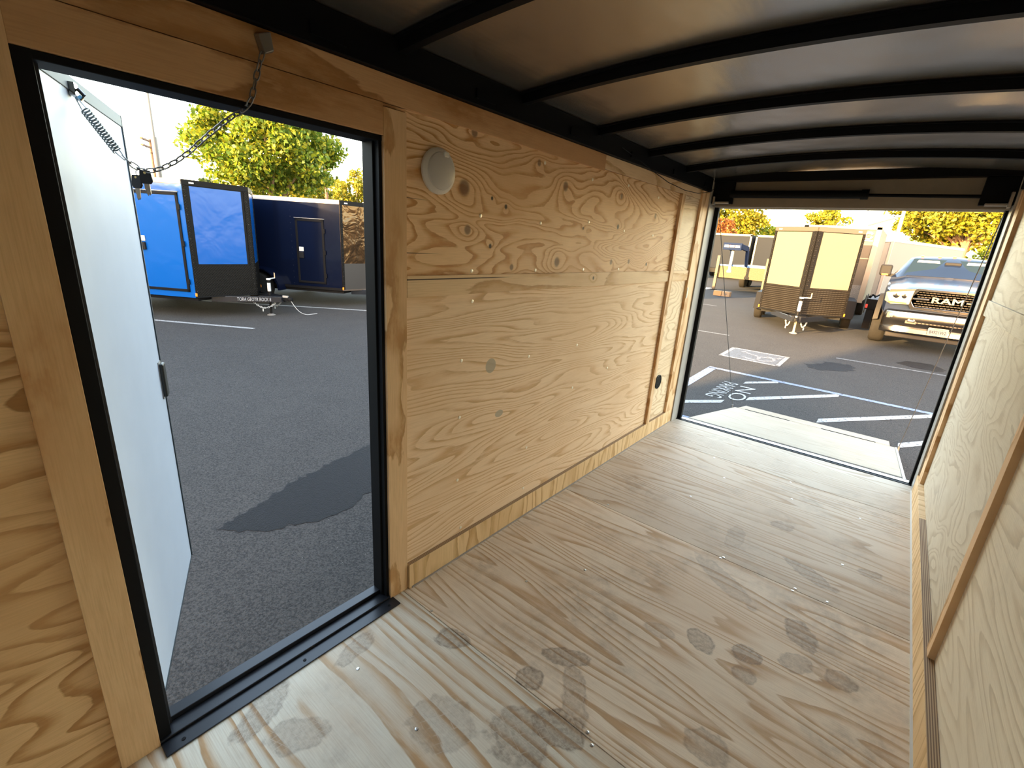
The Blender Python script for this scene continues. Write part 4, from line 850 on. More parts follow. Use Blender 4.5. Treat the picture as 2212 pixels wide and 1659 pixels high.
def gooseneck(label, x0, x1, y, legs, decals):
    g0 = gz(y); T = tag(empty('gooseneck_trailer', ((x0+x1)/2, y, g0)), label, 'trailer'); q = lambda: lb(T)
    M_gn = plain('navy_frame', (0.007,0.013,0.035), 0.75, 0.0, 0.05)
    q().box(x0,x1,y+0.05,y+6.0,0.86,0.95).build('deck', plain('deck_planks', (0.10,0.085,0.07), 0.7), T)
    q().box(x0-0.02,x1+0.02,y,y+0.05,0.42,0.93).build('front_plate', diamond('brass_tread', (0.075,0.062,0.04), 0.55, 0.1), T)
    q().box(x0-0.02,x1+0.02,y-0.02,y+0.06,0.93,0.99).build('front_rail', plain('blue_rail', (0.05,0.16,0.42), 0.3), T)
    xm = (x0+x1)/2
    for x in (xm-0.50, xm+0.12):
        pr = [(x,y+0.05,0.95),(x,y-0.25,1.78),(x,y-1.5,1.86),(x,y-1.5,1.66),(x,y-0.42,1.58),(x,y-0.15,0.95)]
        q().prism(pr, (0.09,0,0)).build('neck_beam', M_gn, T, bevel=0.01)
    nb = q().box(xm-0.50,xm+0.21,y-1.52,y-1.40,1.60,1.88).build('neck_crossbeam', M_gn, T, bevel=0.01)
    dc = [('decal_white',(0.22,0.21,0.20)),('decal_red',(0.30,0.012,0.012)),('decal_white',(0.22,0.21,0.20))]
    for k in range(3): q().box(xm-0.45+k*0.21,xm-0.27+k*0.21,y-1.528,y-1.521,1.70,1.79).build('decal', plain(dc[k][0], dc[k][1], 0.4), nb)
    q().tube([(xm-0.14,y-1.3,0.75),(xm-0.14,y-1.3,1.65)], 0.06, 12).build('coupler_post', plain('post_white', (0.25,0.24,0.22), 0.5), T, smooth=True)
    q().tube([(xm-0.14,y-1.3,0.70),(xm-0.14,y-1.3,0.80)], 0.10, 12).build('coupler_ball', plain('post_white', (0.25,0.24,0.22), 0.5), T, smooth=True)
    chain_mesh(sag((xm-0.32,y-1.3,1.65),(xm-0.34,y-1.28,1.1),0.02,8), 0.03, 0.014).build('safety_chain', plain('gold_chain', (0.55,0.38,0.15), 0.4, 0.7), T)
    for x in ((x0+0.0, x1-0.1) if legs else ()):
        lg = q().box(x,x+0.11,y-0.14,y-0.03,g0+0.03,1.35).build('landing_leg', plain('bronze_leg', (0.06,0.048,0.033), 0.5, 0.0, 0.2), T)
        q().box(x-0.06,x+0.17,y-0.20,y+0.03,g0,g0+0.03).build('leg_foot', M_black, lg)
        q().lathe([(0.05,0),(0.03,0.02)], (x+0.05,y-0.14,0.55), (0,-1,0), 10).build('marker_lamp', M_amber, lg)
    q().box(x0+0.2,x1-0.2,y+0.1,y+6,0.50,0.86).build('chassis', M_black, T)
    for x in (x0+0.35, x1-0.35):
        for yy in (3.6, 4.5): wheel(T, 0,0,0,0.38,0.26,1,M_black).matrix_local = Matrix.Translation((x-(x0+x1)/2, yy, 0.38)) @ Matrix.Rotation(PI/2, 4, 'Z')
gooseneck('navy gooseneck flatbed with red and white decals, standing on landing legs', -5.35, -3.25, 22.4, True, 0)
gooseneck('second gooseneck flatbed with red and white decals, beside the cream-panelled trailer', -3.10, -1.75, 23.2, False, 1)
tag(lb(empty('tmp')).box(-6.05,-5.48,22.9-0.9,23.2-0.5,gz(22.5)+0.002,gz(22.5)+0.03).build('foam_board', plain('foam_white', (0.7,0.7,0.7), 0.6)), 'white board lying on the asphalt by the gooseneck leg', 'board'); bpy.data.objects.remove(bpy.data.objects['tmp'])
for i, (x, y, a, c, lab) in enumerate(((-4.32,19.7,0.05,(0.42,0.24,0.10),'orange-brown cardboard box on the asphalt, taped lid'),(-3.98,19.65,-0.05,(0.34,0.23,0.13),'dull brown cardboard box with a dark printed mark'))):
    T = tag(empty('cardboard_box', (x, y, gz(y)), a), lab, 'box', 'cardboard boxes on the lot')
    MB().box(-0.15,0.15,-0.11,0.11,0,0.19).build('carton', plain('carton_%d' % i, tuple(v*0.5 for v in c), 0.8), T, bevel=0.006)
    MB().box(-0.15,0.15,-0.025,0.025,0.19,0.192).build('tape', plain('tape', (0.5,0.36,0.2), 0.4), T)
    if i: MB().box(-0.05,0.05,-0.113,-0.110,0.07,0.12).build('printed_mark', plain('box_print', (0.08,0.06,0.05), 0.7), T)

# ================================================================== PICKUP
TX, TY = 2.04, 12.30; TZ = gz(13.2)
tk = tag(empty('pickup_truck', (TX, TY, TZ)), 'dark blue heavy-duty pickup with a big chrome grille and roof marker lamps', 'truck')
M_tpaint = plain('truck_paint', (0.006, 0.011, 0.026), 0.2, 0.0, 0.25, coat=0.2); M_glass = plain('dark_glass', (0.010,0.018,0.026), 0.08, 0.0, 0.12)
M_lens = plain('headlamp_lens', (0.16,0.145,0.12), 0.25, 0.4); M_flare = plain('grey_flare', (0.022,0.020,0.018), 0.6, 0.0, 0.1)
def sect(y, xo, zl, zs, xh, zh, zc):   # half profile: outer x, lower z, shoulder z, hood edge, crown
    h = [(xo*0.97,zl),(xo,zl+0.15*(zs-zl)),(xo,zs-0.10),(xo*0.985,zs-0.02),(xh+0.10,zs+0.3*(zh-zs)),(xh,zh),(xh*0.55,zh+0.6*(zc-zh)),(0.0,zc)]
    return [(-x,y,z) for x,z in h]+[(x,y,z) for x,z in reversed(h[:-1])]
st = [sect(0.10,0.93,0.66,1.17,0.60,1.20,1.235), sect(0.22,0.98,0.72,1.20,0.62,1.25,1.28), sect(0.50,1.00,0.80,1.23,0.64,1.29,1.325), sect(0.72,1.01,0.98,1.25,0.66,1.32,1.355), sect(1.0,1.02,1.03,1.27,0.67,1.35,1.385), sect(1.28,1.02,0.98,1.29,0.68,1.38,1.41), sect(1.48,1.02,0.60,1.32,0.70,1.40,1.43), sect(1.60,1.02,0.55,1.36,0.76,1.425,1.45)]
mb = MB(); n = len(st[0]); V = [p for s in st for p in s]; F = [(i*n+k, i*n+k+1, (i+1)*n+k+1, (i+1)*n+k) for i in range(len(st)-1) for k in range(n-1)]+[tuple(range(n))]
mb.add(V, F); mb.build('hood', M_tpaint, tk, smooth=True)
def cabs(y, xb, z0, xt, zt): return [(-xb,y,0.55),(-xb-0.01,y,z0-0.15),(-xb,y,z0),(-xt,y,zt-0.04),(-xt*0.86,y,zt),(0,y,zt+0.03),(xt*0.86,y,zt),(xt,y,zt-0.04),(xb,y,z0),(xb+0.01,y,z0-0.15),(xb,y,0.55)]
cs = [cabs(1.58,1.0,1.40,0.90,1.44), cabs(1.85,1.0,1.42,0.84,1.62), cabs(2.14,1.0,1.42,0.76,1.84), cabs(2.40,1.0,1.42,0.74,1.885), cabs(3.2,1.0,1.42,0.74,1.89), cabs(3.9,1.0,1.42,0.75,1.86), cabs(4.05,1.0,1.40,0.86,1.46)]
mb = MB(); n = 11; V = [p for s in cs for p in s]; F = [(i*n+k, i*n+k+1, (i+1)*n+k+1, (i+1)*n+k) for i in range(len(cs)-1) for k in range(n-1)]+[tuple(range(n)), tuple(range(6*n, 7*n))]
mb.add(V, F); cab = mb.build('cab', M_tpaint, tk, smooth=True)
mb = MB(); mb.hexa([(-0.80,1.60,1.442),(0.80,1.60,1.442),(0.80,1.62,1.43),(-0.80,1.62,1.43),(-0.685,2.10,1.835),(0.685,2.10,1.835),(0.685,2.14,1.82),(-0.685,2.14,1.82)]); ws = mb.build('windshield', M_glass, cab)
for x in (-0.42, 0.42):
    t0 = 0.80; MB().hexa([(x-0.20,1.60+0.50*t0-0.006,1.442+0.393*t0),(x+0.20,1.60+0.50*t0-0.006,1.442+0.393*t0),(x+0.20,1.60+0.5*t0+0.01,1.442+0.393*t0),(x-0.2,1.60+0.5*t0+0.01,1.442+0.393*t0),(x-0.18,1.60+0.5*0.93-0.006,1.442+0.393*0.93),(x+0.18,1.60+0.5*0.93-0.006,1.442+0.393*0.93),(x+0.18,1.60+0.5*0.93+0.01,1.442+0.393*0.93),(x-0.18,1.60+0.5*0.93+0.01,1.442+0.393*0.93)]).build('sun_visor', plain('visor_grey', (0.30,0.32,0.30), 0.7), ws)
    MB().hexa([(x-0.10,1.60+0.5*0.86-0.012,1.442+0.393*0.86),(x+0.10,1.60+0.5*0.86-0.012,1.442+0.393*0.86),(x+0.10,2.04,1.78),(x-0.10,2.04,1.78),(x-0.10,1.60+0.5*0.91-0.012,1.442+0.393*0.91),(x+0.10,1.60+0.5*0.91-0.012,1.442+0.393*0.91),(x+0.10,2.06,1.80),(x-0.10,2.06,1.80)]).build('visor_label', plain('label_yellow', (0.80,0.62,0.12), 0.6), ws)
MB().box(-0.14,0.14,1.95,2.02,1.72,1.79).build('mirror_housing', M_rubber, ws, bevel=0.02)
MB().tube([(-0.74,1.595,1.452),(-0.1,1.585,1.462),(0.0,1.59,1.46)], 0.008, 6).tube([(0.05,1.585,1.462),(0.7,1.595,1.452)], 0.008, 6).build('wipers', M_rubber, ws)
for x in (-0.55,-0.25,0.0,0.25,0.55): MB().lathe([(0.04,0),(0.028,0.014),(0.005,0.02)], (x,2.20,1.868+0.03*(1-abs(x))), (0,-0.5,0.87), 10).build('roof_lamp', M_amber, cab, smooth=True)
# grille
gr = MB()
def rrect(x0, x1, z0, z1, r, n=5):
    p = []
    for (cx, cz, a0) in ((x1-r,z1-r,0),(x0+r,z1-r,PI/2),(x0+r,z0+r,PI),(x1-r,z0+r,1.5*PI)):
        p += [(cx+r*math.cos(a0+k*PI/2/n), cz+r*math.sin(a0+k*PI/2/n)) for k in range(n+1)]
    return p
def ringp_(mb, po, pi_, y0, y1):
    n = len(po); V = [(x,y0,z) for x,z in po]+[(x,y0,z) for x,z in pi_]+[(x,y1,z) for x,z in po]+[(x,y1,z) for x,z in pi_]; F = []
    for i in range(n):
        j = (i+1) % n; F += [(i,j,n+j,n+i),(2*n+i,2*n+j,j,i),(n+i,n+j,3*n+j,3*n+i),(2*n+i,3*n+i,3*n+j,2*n+j)]
    return mb.add(V, F)
hexo = lambda w, z0, z1, c: [(w-c,z1),(-(w-c),z1),(-w,z1-c*1.6),(-w,z0+c*1.2),(-(w-c*0.8),z0),(w-c*0.8,z0),(w,z0+c*1.2),(w,z1-c*1.6)]
ringp_(gr, hexo(0.60,0.835,1.245,0.09), hexo(0.535,0.885,1.20,0.08), 0.02, 0.14)
G = gr.build('grille_surround', M_chrome, tk, bevel=0.008)
MB().prism([(x,0.10,z) for x,z in hexo(0.55,0.87,1.21,0.08)], (0,0.03,0)).build('grille_backing', plain('grille_dark', (0.006,0.006,0.006), 0.6), G)
for r in range(7):
    z = 0.905+r*0.045
    if abs(z-1.04) < 0.03: continue
    bar = MB()
    for k in range(-9, 10):
        x = k*0.055+(0.0275 if r % 2 else 0)
        if abs(x) > 0.49-abs(z-1.04)*0.15: continue
        bar.hexa([(x-0.021,0.075,z-0.010),(x+0.021,0.075,z-0.010),(x+0.024,0.10,z-0.013),(x-0.024,0.10,z-0.013),(x-0.021,0.070,z+0.006),(x+0.021,0.070,z+0.006),(x+0.024,0.10,z+0.010),(x-0.024,0.10,z+0.010)])
    bar.build('grille_bar', plain('grille_bar_black', (0.05,0.045,0.04), 0.3, 0.4), G)
for x0, x1 in ((-0.53,-0.27),(0.27,0.53)): MB().box(x0,x1,0.05,0.09,1.022,1.058).build('chrome_bar', M_chrome, G, bevel=0.006)
text('lettering', 'RAM', 0.155, plain('bright_chrome', (0.55,0.52,0.48), 0.15, 1.0), frame_m((0,0.055,1.04), (1,0,0), (0,0,1)), G, 0.012, 0.0, 1.55, off=0.004)
for s in (-1, 1):
    hl = MB(); hl.prism([(s*0.53,0.0,1.205),(s*0.90,0.05,1.165),(s*0.975,0.12,1.12),(s*0.965,0.11,0.95),(s*0.86,0.04,0.90),(s*0.56,0.0,0.915)], (0,0.14,0)); H = hl.build('headlamp', M_lens, tk, bevel=0.01)
    for x in (0.66, 0.80): MB().lathe([(0.055,0),(0.055,-0.02),(0.03,-0.025)], (s*x,0.035,1.08), (0,1,0), 12).build('bulb', M_chrome, H, smooth=True)
    MB().box(*sorted((s*0.60,s*0.90)),0.0,0.12,0.925,0.955).build('turn_signal', M_amber, H)
    MB().prism([(s*0.52,-0.02,1.235),(s*0.92,0.04,1.185),(s*0.92,0.04,1.165),(s*0.52,-0.02,1.205)], (0,0.12,0)).build('chrome_brow', M_chrome, H)
    # wheel and flare
    wheel(tk, 0,0,0,0.415,0.27,1,M_steel).matrix_local = Matrix.Translation((s*0.95, 0.95, 0.415)) @ Matrix.Rotation(-s*PI/2+0.0, 4, 'Z')
    fl = MB(); po = [(1.0+math.cos(a)*0.56, 0.46+math.sin(a)*0.60) for a in np.linspace(-0.15, PI-0.12, 14)]; pi_ = [(1.0+math.cos(a)*0.47, 0.44+math.sin(a)*0.50) for a in np.linspace(-0.15, PI-0.12, 14)]
    V = []; F = []
    for (yo, zo), (yi, zi) in zip(po, pi_): V += [(s*1.0,yo,zo),(s*1.085,yo,zo-0.02),(s*1.09,yi,zi),(s*1.0,yi,zi)]
    for i in range(13):
        for k in range(4): F.append((i*4+k, i*4+(k+1) % 4, (i+1)*4+(k+1) % 4, (i+1)*4+k))
    fl.add(V, F+[(0,1,2,3),(52,53,54,55)]); fl.build('wheel_flare', M_flare, tk, smooth=True)
    # towing mirror
    mi = MB().box(*sorted((s*1.02,s*1.24)),1.62,1.72,1.42,1.66).build('wing_mirror', M_rubber, tk, bevel=0.03); MB().box(*sorted((s*0.94,s*1.10)),1.66,1.72,1.40,1.47).build('mirror_arm', M_rubber, mi)
    MB().box(*sorted((s*1.07,s*1.19)),1.612,1.622,1.43,1.46).build('mirror_signal', M_amber, mi)
    wheel(tk, 0,0,0,0.415,0.27,1,M_steel).matrix_local = Matrix.Translation((s*0.93, 4.9, 0.415)) @ Matrix.Rotation(-s*PI/2, 4, 'Z')
# bumper
bp = MB(); V = []; F = []
pr = [(0.02,0.80),(-0.045,0.765),(-0.065,0.70),(-0.065,0.62),(-0.03,0.57),(0.0,0.46),(-0.04,0.45),(-0.045,0.37),(0.0,0.33),(0.10,0.36),(0.12,0.80)]
xsn = [(-0.93,0.30),(-0.92,0.16),(-0.85,0.07),(-0.68,0.01),(-0.35,0.0),(0.35,0.0),(0.68,0.01),(0.85,0.07),(0.92,0.16),(0.93,0.30)]
for x, dy in xsn: V += [(x, y+dy, z) for y, z in pr]
n = len(pr)
for i in range(len(xsn)-1):
    for k in range(n): F.append((i*n+k, i*n+(k+1) % n, (i+1)*n+(k+1) % n, (i+1)*n+k))
bp.add(V, F+[tuple(range(n)), tuple(range(9*n,10*n))]); B_ = bp.build('bumper', plain('bumper_chrome', (0.21,0.20,0.19), 0.24, 1.0), tk, smooth=True)
MB().box(-0.36,0.36,-0.045,-0.02,0.57,0.665).build('lower_grille', plain('mesh_brown', (0.045,0.038,0.03), 0.4, 0.3), B_)
for k in range(12): MB().box(-0.35+k*0.06,-0.335+k*0.06,-0.055,-0.044,0.572,0.663).build('lower_grille_slat', M_black, B_)
for s in (-1, 1):
    MB().box(*sorted((s*0.36,s*0.54)),-0.055,-0.02,0.545,0.655).build('tow_bezel', plain('tow_black', (0.02,0.018,0.015), 0.4), B_, bevel=0.01)
    MB().tube([(s*0.40,-0.06,0.60),(s*0.42,-0.10,0.61),(s*0.48,-0.10,0.61),(s*0.50,-0.06,0.60)], 0.018, 8).build('tow_hook', M_steel, B_, smooth=True)
    MB().box(*sorted((s*0.66,s*0.86)),-0.015,0.09,0.62,0.74).build('fog_recess', plain('tow_black', (0.02,0.018,0.015), 0.4), B_, bevel=0.01)
    MB().lathe([(0.045,0.0),(0.045,-0.015),(0.02,-0.02)], (s*0.77,-0.012,0.685), (0,1,0), 14).build('fog_lamp', M_lens, B_, smooth=True)
MB().box(-0.80,0.80,0.04,0.20,0.24,0.335).build('air_dam', M_flare, B_, bevel=0.02)
LP = MB().prism([(x,-0.072,z) for x,z in rrect(-0.155,0.155,0.375,0.53,0.02)], (0,0.008,0)).build('licence_plate', plain('plate_white', (0.17,0.165,0.15), 0.6, 0.0, 0.1), B_)
text('plate_number', '84921W2', 0.088, plain('plate_ink', (0.006,0.009,0.025), 0.6, 0.0, 0.05), frame_m((0,-0.0735,0.445), (1,0,0), (0,0,1)), LP, 0.0004, 0, 0.72)
text('plate_state', 'California', 0.034, plain('plate_red', (0.6,0.08,0.05), 0.5), frame_m((0,-0.0735,0.508), (1,0,0), (0,0,1)), LP, 0.0004, 0.2, 1.0)
MB().box(-1.0,1.0,4.1,6.3,0.78,1.30).build('bed', M_tpaint, tk, bevel=0.02)
MB().box(-0.35,0.35,0.3,6.2,0.40,0.60).build('chassis', M_black, tk)

# ================================================================== TREES, POLES, WIRES, UNSEEN SHADE BLOCKS
def leaf_mat(name, cols, trans=0.45):
    m, n, l, p = new_mat(name); nt = NT(m.node_tree)
    r = n.new('ShaderNodeNewGeometry').outputs['Random Per Island']
    c = nt.ramp(r, [(i/(len(cols)-1), k) for i, k in enumerate(cols)])
    l.new(c, p.inputs['Base Color']); p.inputs['Roughness'].default_value = 0.55; p.inputs['Specular IOR Level'].default_value = 0.3
    t = n.new('ShaderNodeBsdfTranslucent'); l.new(c, t.inputs[0]); mx = n.new('ShaderNodeMixShader'); mx.inputs[0].default_value = trans
    l.new(p.outputs[0], mx.inputs[1]); l.new(t.outputs[0], mx.inputs[2]); l.new(mx.outputs[0], n['Material Output'].inputs[0])
    return m
LM_g = leaf_mat('leaf_green', [(0.0388,0.0853,0.0062),(0.0853,0.1395,0.0093),(0.1628,0.1938,0.0124),(0.2480,0.2325,0.0155)])
LM_y = leaf_mat('leaf_yellow_green', [(0.0575,0.0805,0.0046),(0.1265,0.1323,0.0069),(0.1955,0.1725,0.0115),(0.2300,0.1898,0.0161)])
LM_d = leaf_mat('leaf_dark', [(0.012,0.028,0.008),(0.022,0.045,0.010),(0.045,0.065,0.014)])
LM_o = leaf_mat('leaf_orange', [(0.10,0.030,0.010),(0.17,0.06,0.014),(0.16,0.085,0.02)])
M_bark = plain('bark', (0.16,0.105,0.065), 0.9, var=0.4, vscale=14, bump=0.6, bscale=25)
def tree(label, bx, by, trunk_h, crown_z, rad, n, leaf, mat, seed, trunks=1, ncl=60, conifer=False, group=None, name='tree', trunk_r=0.16):
    rng = np.random.default_rng(seed); g0 = gz(by); T = tag(empty(name, (bx, by, g0)), label, 'tree', group)
    rx, ry, rzz = rad; cz = crown_z-g0
    tr = MB()
    for k in range(trunks):
        a = 2*PI*k/trunks+0.6; ox = 0.0 if trunks == 1 else math.cos(a)*0.25; oy = 0 if trunks == 1 else math.sin(a)*0.2
        tr.tube([(ox*0.4,oy*0.4,0),(ox*0.7,oy*0.7,trunk_h*0.5),(ox*1.6,oy*1.6,trunk_h),(ox*4,oy*4,cz+rzz*0.3)], [trunk_r*1.2,trunk_r,trunk_r*0.8,trunk_r*0.25], 9)
        for j in range(6):
            b = rng.uniform(0, 2*PI); e = Vector((math.cos(b)*rx*0.6+ox*2, math.sin(b)*ry*0.6, cz+rng.uniform(-0.5,0.5)*rzz)); s0 = Vector((ox*1.2, oy*1.2, trunk_h*rng.uniform(0.75,1.05)))
            tr.tube([s0, s0.lerp(e,0.5)+Vector((0,0,0.1*rzz)), e], [trunk_r*0.45,trunk_r*0.3,trunk_r*0.1], 6)
    tr.build('trunk', M_bark, T, smooth=True)
    if conifer:
        t = rng.uniform(0, 1, n)**0.7; rr = (1-t)*0.0; h = rng.uniform(0, 1, n)**1.3; rmax = (1-h)*rx*(0.75+0.25*np.sin(h*40)); ang = rng.uniform(0, 2*PI, n); q = np.sqrt(rng.uniform(0.2, 1, n))
        P = np.stack([np.cos(ang)*rmax*q, np.sin(ang)*rmax*q, cz-rzz+h*2*rzz], 1)
    else:
        d = rng.normal(size=(ncl,3)); d /= np.linalg.norm(d,axis=1)[:,None]; rr = rng.uniform(0.45,0.98,ncl)**0.6
        cc = d*rr[:,None]*np.array([rx,ry,rzz])*0.86; cr = rng.uniform(0.16,0.30,ncl)*min(rx,rzz)
        idx = rng.integers(0,ncl,n); dv = rng.normal(size=(n,3)); dv /= np.linalg.norm(dv,axis=1)[:,None]
        P = cc[idx]+dv*(cr[idx]*rng.uniform(0.3,1.0,n)**0.5)[:,None]*np.array([1.15,1.15,0.8]); P[:,2] += cz
    nrm = rng.normal(size=(n,3)); nrm[:,2] = np.abs(nrm[:,2])*0.8; nrm /= np.linalg.norm(nrm,axis=1)[:,None]
    t1 = np.cross(nrm, rng.normal(size=(n,3))); t1 /= np.linalg.norm(t1,axis=1)[:,None]; t2 = np.cross(nrm,t1)
    sz = leaf*rng.uniform(0.6,1.25,n)[:,None]
    v0 = P-t1*sz*0.6; v1 = P+t2*sz*0.36+nrm*sz*0.06; v2 = P+t1*sz*0.6-nrm*sz*0.1; v3 = P-t2*sz*0.36+nrm*sz*0.06
    V = np.stack([v0,v1,v2,v3],1).reshape(-1,3)
    me = bpy.data.meshes.new('crown'); me.vertices.add(4*n); me.vertices.foreach_set('co', V.ravel()); me.loops.add(4*n); me.loops.foreach_set('vertex_index', np.arange(4*n, dtype=np.int32)); me.polygons.add(n); me.polygons.foreach_set('loop_start', np.arange(0,4*n,4, dtype=np.int32)); me.polygons.foreach_set('loop_total', np.full(n,4, dtype=np.int32)); me.update(); me.validate()
    me.materials.append(mat); o = bpy.data.objects.new('crown', me); COL.objects.link(o); o.parent = T; o['kind'] = 'stuff'
    return T
def at(dist, d): return (CAM.x+d[0]*dist, CAM.y+d[1]*dist, CAM.z+d[2]*dist)
D = 21.0; c = at(D, (-0.911,0.412,0.115))
tree('broad bright green tree standing behind the blue trailer', c[0], c[1], 2.0, c[2]+0.30, (2.75,2.75,2.15), 30000, 0.135, LM_g, 3, ncl=130)
D = 42.0
for i, (d, top, r, mt, lab) in enumerate((((-0.887,0.462),2.9,2.3,LM_y,'round yellow-green tree behind the leaning brown pole'),((-0.84,0.542),3.6,2.6,LM_y,'yellow-green tree right of the brown pole, behind the navy-black trailer'),((-0.80,0.60),3.6,2.6,LM_y,'yellow-green tree at the end of the far hedge line'),((-0.946,0.324),2.6,1.3,LM_d,'small dark bushy tree far behind the blue trailer roof'),((-0.865,0.50),3.3,2.9,LM_y,'broad yellow-green tree the bare brown pole stands in front of'),((-0.955,0.296),2.1,0.9,LM_d,'tiny dark far-off tree beside the metal pole'),((-0.925,0.38),2.3,1.6,LM_y,'low yellow-green bush under the broad bright tree'))):
    x, y, _ = at(D+(0,6,0,0,12,5,-5)[i], d+(0,)); tree(lab, x, y, 1.0, top+(0.7 if mt is LM_y else -0.1), (r,r,2.5 if mt is LM_y else 1.9), 4500, 0.26, mt, 20+i, ncl=45, group='trees beyond the lot')
for i, (d, h) in enumerate((((-0.858,0.513),5.6),((-0.846,0.531),5.2),((-0.826,0.563),5.4))):
    x, y, _ = at(60+7*i, d+(0,)); tree(('dark pointed conifer beside the bare brown pole','tallest dark conifer beyond the yellow-green trees','dark conifer beyond the last yellow-green tree')[i], x, y, 2.0, h-2.2, (1.6,1.6,3.4), 1800, 0.35, LM_d, 40+i, conifer=True, group='far conifers')
# rear trees
x, y, z = at(46, (-0.275,0.96,0.05)); tree('yellow-green tree above the dark dump trailers', x, y, 2.0, z+0.7, (3.0,2.6,2.3), 11000, 0.22, LM_y, 51, ncl=70)
x, y, z = at(53, (-0.225,0.974,0.03)); tree('dark green lower tree between the dump trailers and cream trailer', x, y, 1.0, z-0.3, (1.9,1.7,2.1), 3500, 0.26, LM_g, 52)
x, y, z = at(38, (-0.288,0.957,0.045)); tree('small orange-leaved tree above the dump trailer rail', x, y, 1.2, z-0.35, (1.15,1.0,1.2), 1800, 0.22, LM_o, 53)
x, y, z = at(52, (-0.128,0.99,0.055)); tree('rounded tree peeking over the cream-panelled trailer roof', x, y, 2.0, z+0.1, (1.95,1.7,1.55), 3500, 0.24, LM_y, 54)
x, y, z = at(40, (0.05,0.999,0.06)); tree('big spreading tree with several lit trunks behind the pickup', x, y, 3.2, z+1.2, (4.4,3.2,2.7), 24000, 0.20, LM_y, 55, trunks=4, ncl=110, trunk_r=0.20)
x, y, z = at(52, (0.02,0.999,0.03)); tree('leafy green tree filling in beneath the big spreading one', x, y, 1.6, z-0.2, (3.0,2.0,1.6), 8000, 0.22, LM_g, 56)
x, y, z = at(58, (0.11,0.994,0.03)); tree('leafy green tree at the far side of the pickup', x, y, 1.6, z+0.1, (2.6,2.0,2.2), 8000, 0.22, LM_g, 57)
# poles
def pole(label, a, b, r0, r1, mat, name='pole'):
    T = tag(empty(name, a), label, 'pole'); b = Vector(b)-Vector(a); MB().tube([(0,0,0), b*0.5, b], [r0,(r0+r1)/2,r1], 10).build('shaft', mat, T, smooth=True); return T
M_galv = plain('galvanised_pole', (0.13,0.125,0.12), 0.5, 0.4); M_wood = plain('pole_wood', (0.12,0.06,0.032), 0.8, var=0.2)
x, y, _ = at(26, (-0.965,0.263,0)); pt = tag(empty('light_pole', (x, y, -0.5)), 'tall grey metal pole with a thinner upper section behind the blue trailer', 'pole')
MB().tube([(0,0,0),(0,0,5.0)], 0.11, 12).build('lower_shaft', M_galv, pt, smooth=True); MB().tube([(0,0,4.98),(0,0,9.0)], [0.065,0.05], 10).build('upper_shaft', M_galv, pt, smooth=True)
UP, BP = (-0.9662,0.2577), (-0.868,0.4965)
x, y, _ = at(34, UP+(0,)); up_ = tag(empty('utility_pole', (x, y, -0.5), math.radians(56.6)), 'wooden utility pole with two crossarms beside the metal pole', 'pole')
MB().tube([(0,0,0),(0,0,5.80)], [0.095,0.075], 10).build('shaft', M_wood, up_, smooth=True)
for z in (5.70, 5.39):
    ca = MB().box(-0.10,0.02,-1.05,1.05,z-0.045,z+0.035).build('crossarm', M_wood, up_)
    for yy in (-0.95,-0.5,0.5,0.95): MB().lathe([(0.03,-0.01),(0.03,0.06),(0.012,0.075)], (-0.04,yy,z+0.035), (0,0,1), 8).build('insulator', M_white, ca)
for yy in (-0.75, 0.75):
    MB().tube([(-0.04,yy-0.2,5.35),(-0.04,yy-0.19,5.18),(-0.04,yy,5.08),(-0.04,yy+0.19,5.18),(-0.04,yy+0.2,5.35)], 0.008, 5).build('jumper_wire', M_rubber, up_, smooth=True)
x, y, _ = at(34, BP+(0,)); pole('bare brown wooden pole rising in front of the yellow-green trees', (x,y,-0.4), (x,y,6.75), 0.105, 0.085, M_wood, 'utility_pole')
def span(p, q, d, n=12): return [p.lerp(q, t)+Vector((0,0,-4*d*t*(1-t))) for t in np.linspace(0, 1, n)]
# each line lies against the near face of the pole that carries it
pu = lambda e: Vector(at(34-0.085, UP+(0,))[:2]+(CAM.z+e*34,)); pb = lambda e: Vector(at(34-0.095, BP+(0,))[:2]+(CAM.z+e*34,)); pf = lambda d: Vector(at(34, d))
lines = [(span(pf((-0.9928,0.1198,0.0857)), pu(0.0937), 0.10)+span(pu(0.0937), pb(0.0981), 0.12)[1:], 'power line passing just under the utility pole crossarms'),
         (span(pb(0.0990), pf((-0.7148,0.6994,0.0740)), 0.10), 'lowest power line running right from the bare brown pole'),
         (span(pb(0.1230), pf((-0.7148,0.6993,0.0870)), 0.10), 'power line leaving the bare brown pole near the leaves'),
         (span(pb(0.1505), pf((-0.7153,0.6989,0.1068)), 0.10), 'topmost power line right of the broad green tree'),
         (span(pf((-0.9932,0.1167,0.0674)), pu(0.0702), 0.08)+span(pu(0.0702), pb(0.0680), 0.10)[1:], 'lower power line sagging just above the blue trailer roof'),
         (span(pb(0.1191), pf((-0.7147,0.6994,0.0831)), 0.14), 'power line close below the one leaving among the leaves'),
         (span(pb(0.1421), pf((-0.7154,0.6988,0.0985)), 0.10), 'second power line from the top, right of the broad green tree')]
for pts, lab in lines:
    tag(MB().tube(pts, 0.014, 5).build('power_line', M_rubber, smooth=True), lab, 'power line', 'power lines')
x, y, _ = at(36, (-0.0285,1.0,0)); pole('slim pale pole in front of the big spreading tree', (x,y,0), (x,y,6.5), 0.10, 0.08, plain('pale_pole', (0.6,0.55,0.45), 0.5), 'light_pole')
x, y, _ = at(36, (-0.075,0.997,0)); pole('thin white pole rising behind the grey box trailer', (x,y,0), (x,y,4.4), 0.05, 0.04, plain('grey_white_pole', (0.10,0.10,0.095), 0.6), 'light_pole')
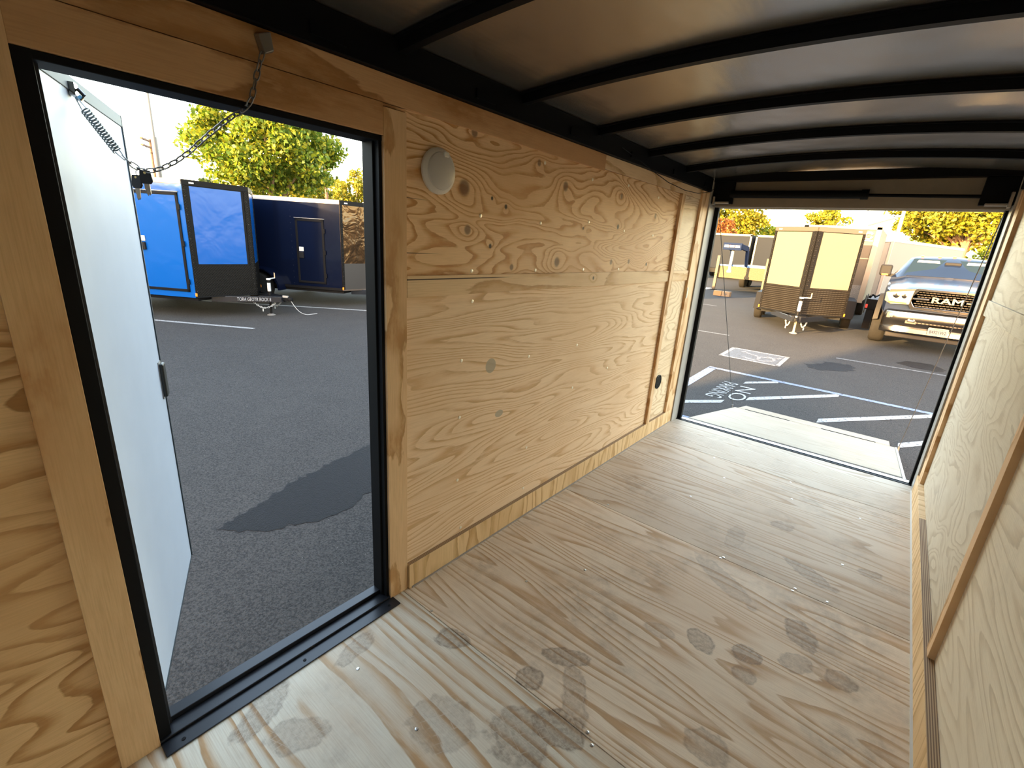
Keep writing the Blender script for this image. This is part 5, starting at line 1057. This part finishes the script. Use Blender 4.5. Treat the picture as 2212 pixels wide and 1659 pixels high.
a = at(30, (-0.0711,0.9975,0.0595)); b = at(30, (-0.0293,0.9996,0.0756)); bm_ = tag(empty('boom', (a[0],a[1],gz(30))), 'slanting grey boom standing behind the grey box trailer', 'boom')
MB(Matrix.Translation((-a[0],-a[1],-gz(30)))).tube([(a[0],a[1],gz(30)), (a[0],a[1],a[2])], 0.08, 8).build('mast', M_galv, bm_); MB(Matrix.Translation((-a[0],-a[1],-gz(30)))).tube([a, b], 0.06, 8).build('arm', M_galv, bm_)
# unseen blocks added on the sunny side, shaped to cast shade over the lot
M_wallb = plain('stucco', (0.46,0.42,0.36), 0.85, var=0.08); M_roofb = plain('shingle_roof', (0.09,0.08,0.075), 0.85)
ga = -0.5
sh = tag(empty('gable_shade_block', (-1.0, -14, ga)), 'unseen added gabled building at the front end of the trailer lot', 'shade_block')
q = lambda: lb(sh)
q().box(-6.6,5.0,-22,-12,ga,4.75).build('wall', M_wallb, sh)
q().prism([(-6.75,-22.3,4.75),(5.2,-22.3,4.75),(-0.8,-22.3,8.2)], (0,10.5,0)).build('roof', M_roofb, sh)
for x in (-4.6,-1.6,1.4): q().box(x,x+2.2,-12.0,-11.96,ga,2.6).build('roller_door', M_alu, sh)
wh = tag(empty('long_shade_block', (-28, -14, ga)), 'unseen added warehouse beside the gabled shop', 'shade_block')
lb(wh).box(-45,-12.6,-22,-12,ga,4.95).build('wall', M_wallb, wh); lb(wh).box(-45.1,-12.5,-22.1,-11.9,4.95,5.05).build('roof', M_roofb, wh)
for x in (-40,-34,-28,-22,-17): lb(wh).box(x,x+3,-12.0,-11.96,ga,3.0).build('roller_door', M_alu, wh)
ln_ = tag(empty('low_shade_block', (-9.6, -14, ga)), 'unseen low block added to shade the lot, joining the gabled one and the warehouse', 'shade_block')
lb(ln_).box(-12.48,-6.78,-20,-12.2,ga,3.05).build('wall', M_wallb, ln_); lb(ln_).box(-12.48,-6.78,-20,-12.1,3.05,3.12).build('roof', M_roofb, ln_)
for x in (-11.8,-10.0,-8.2): lb(ln_).box(x,x+1.2,-12.2,-12.16,0.5,1.8).build('window', M_glass, ln_)
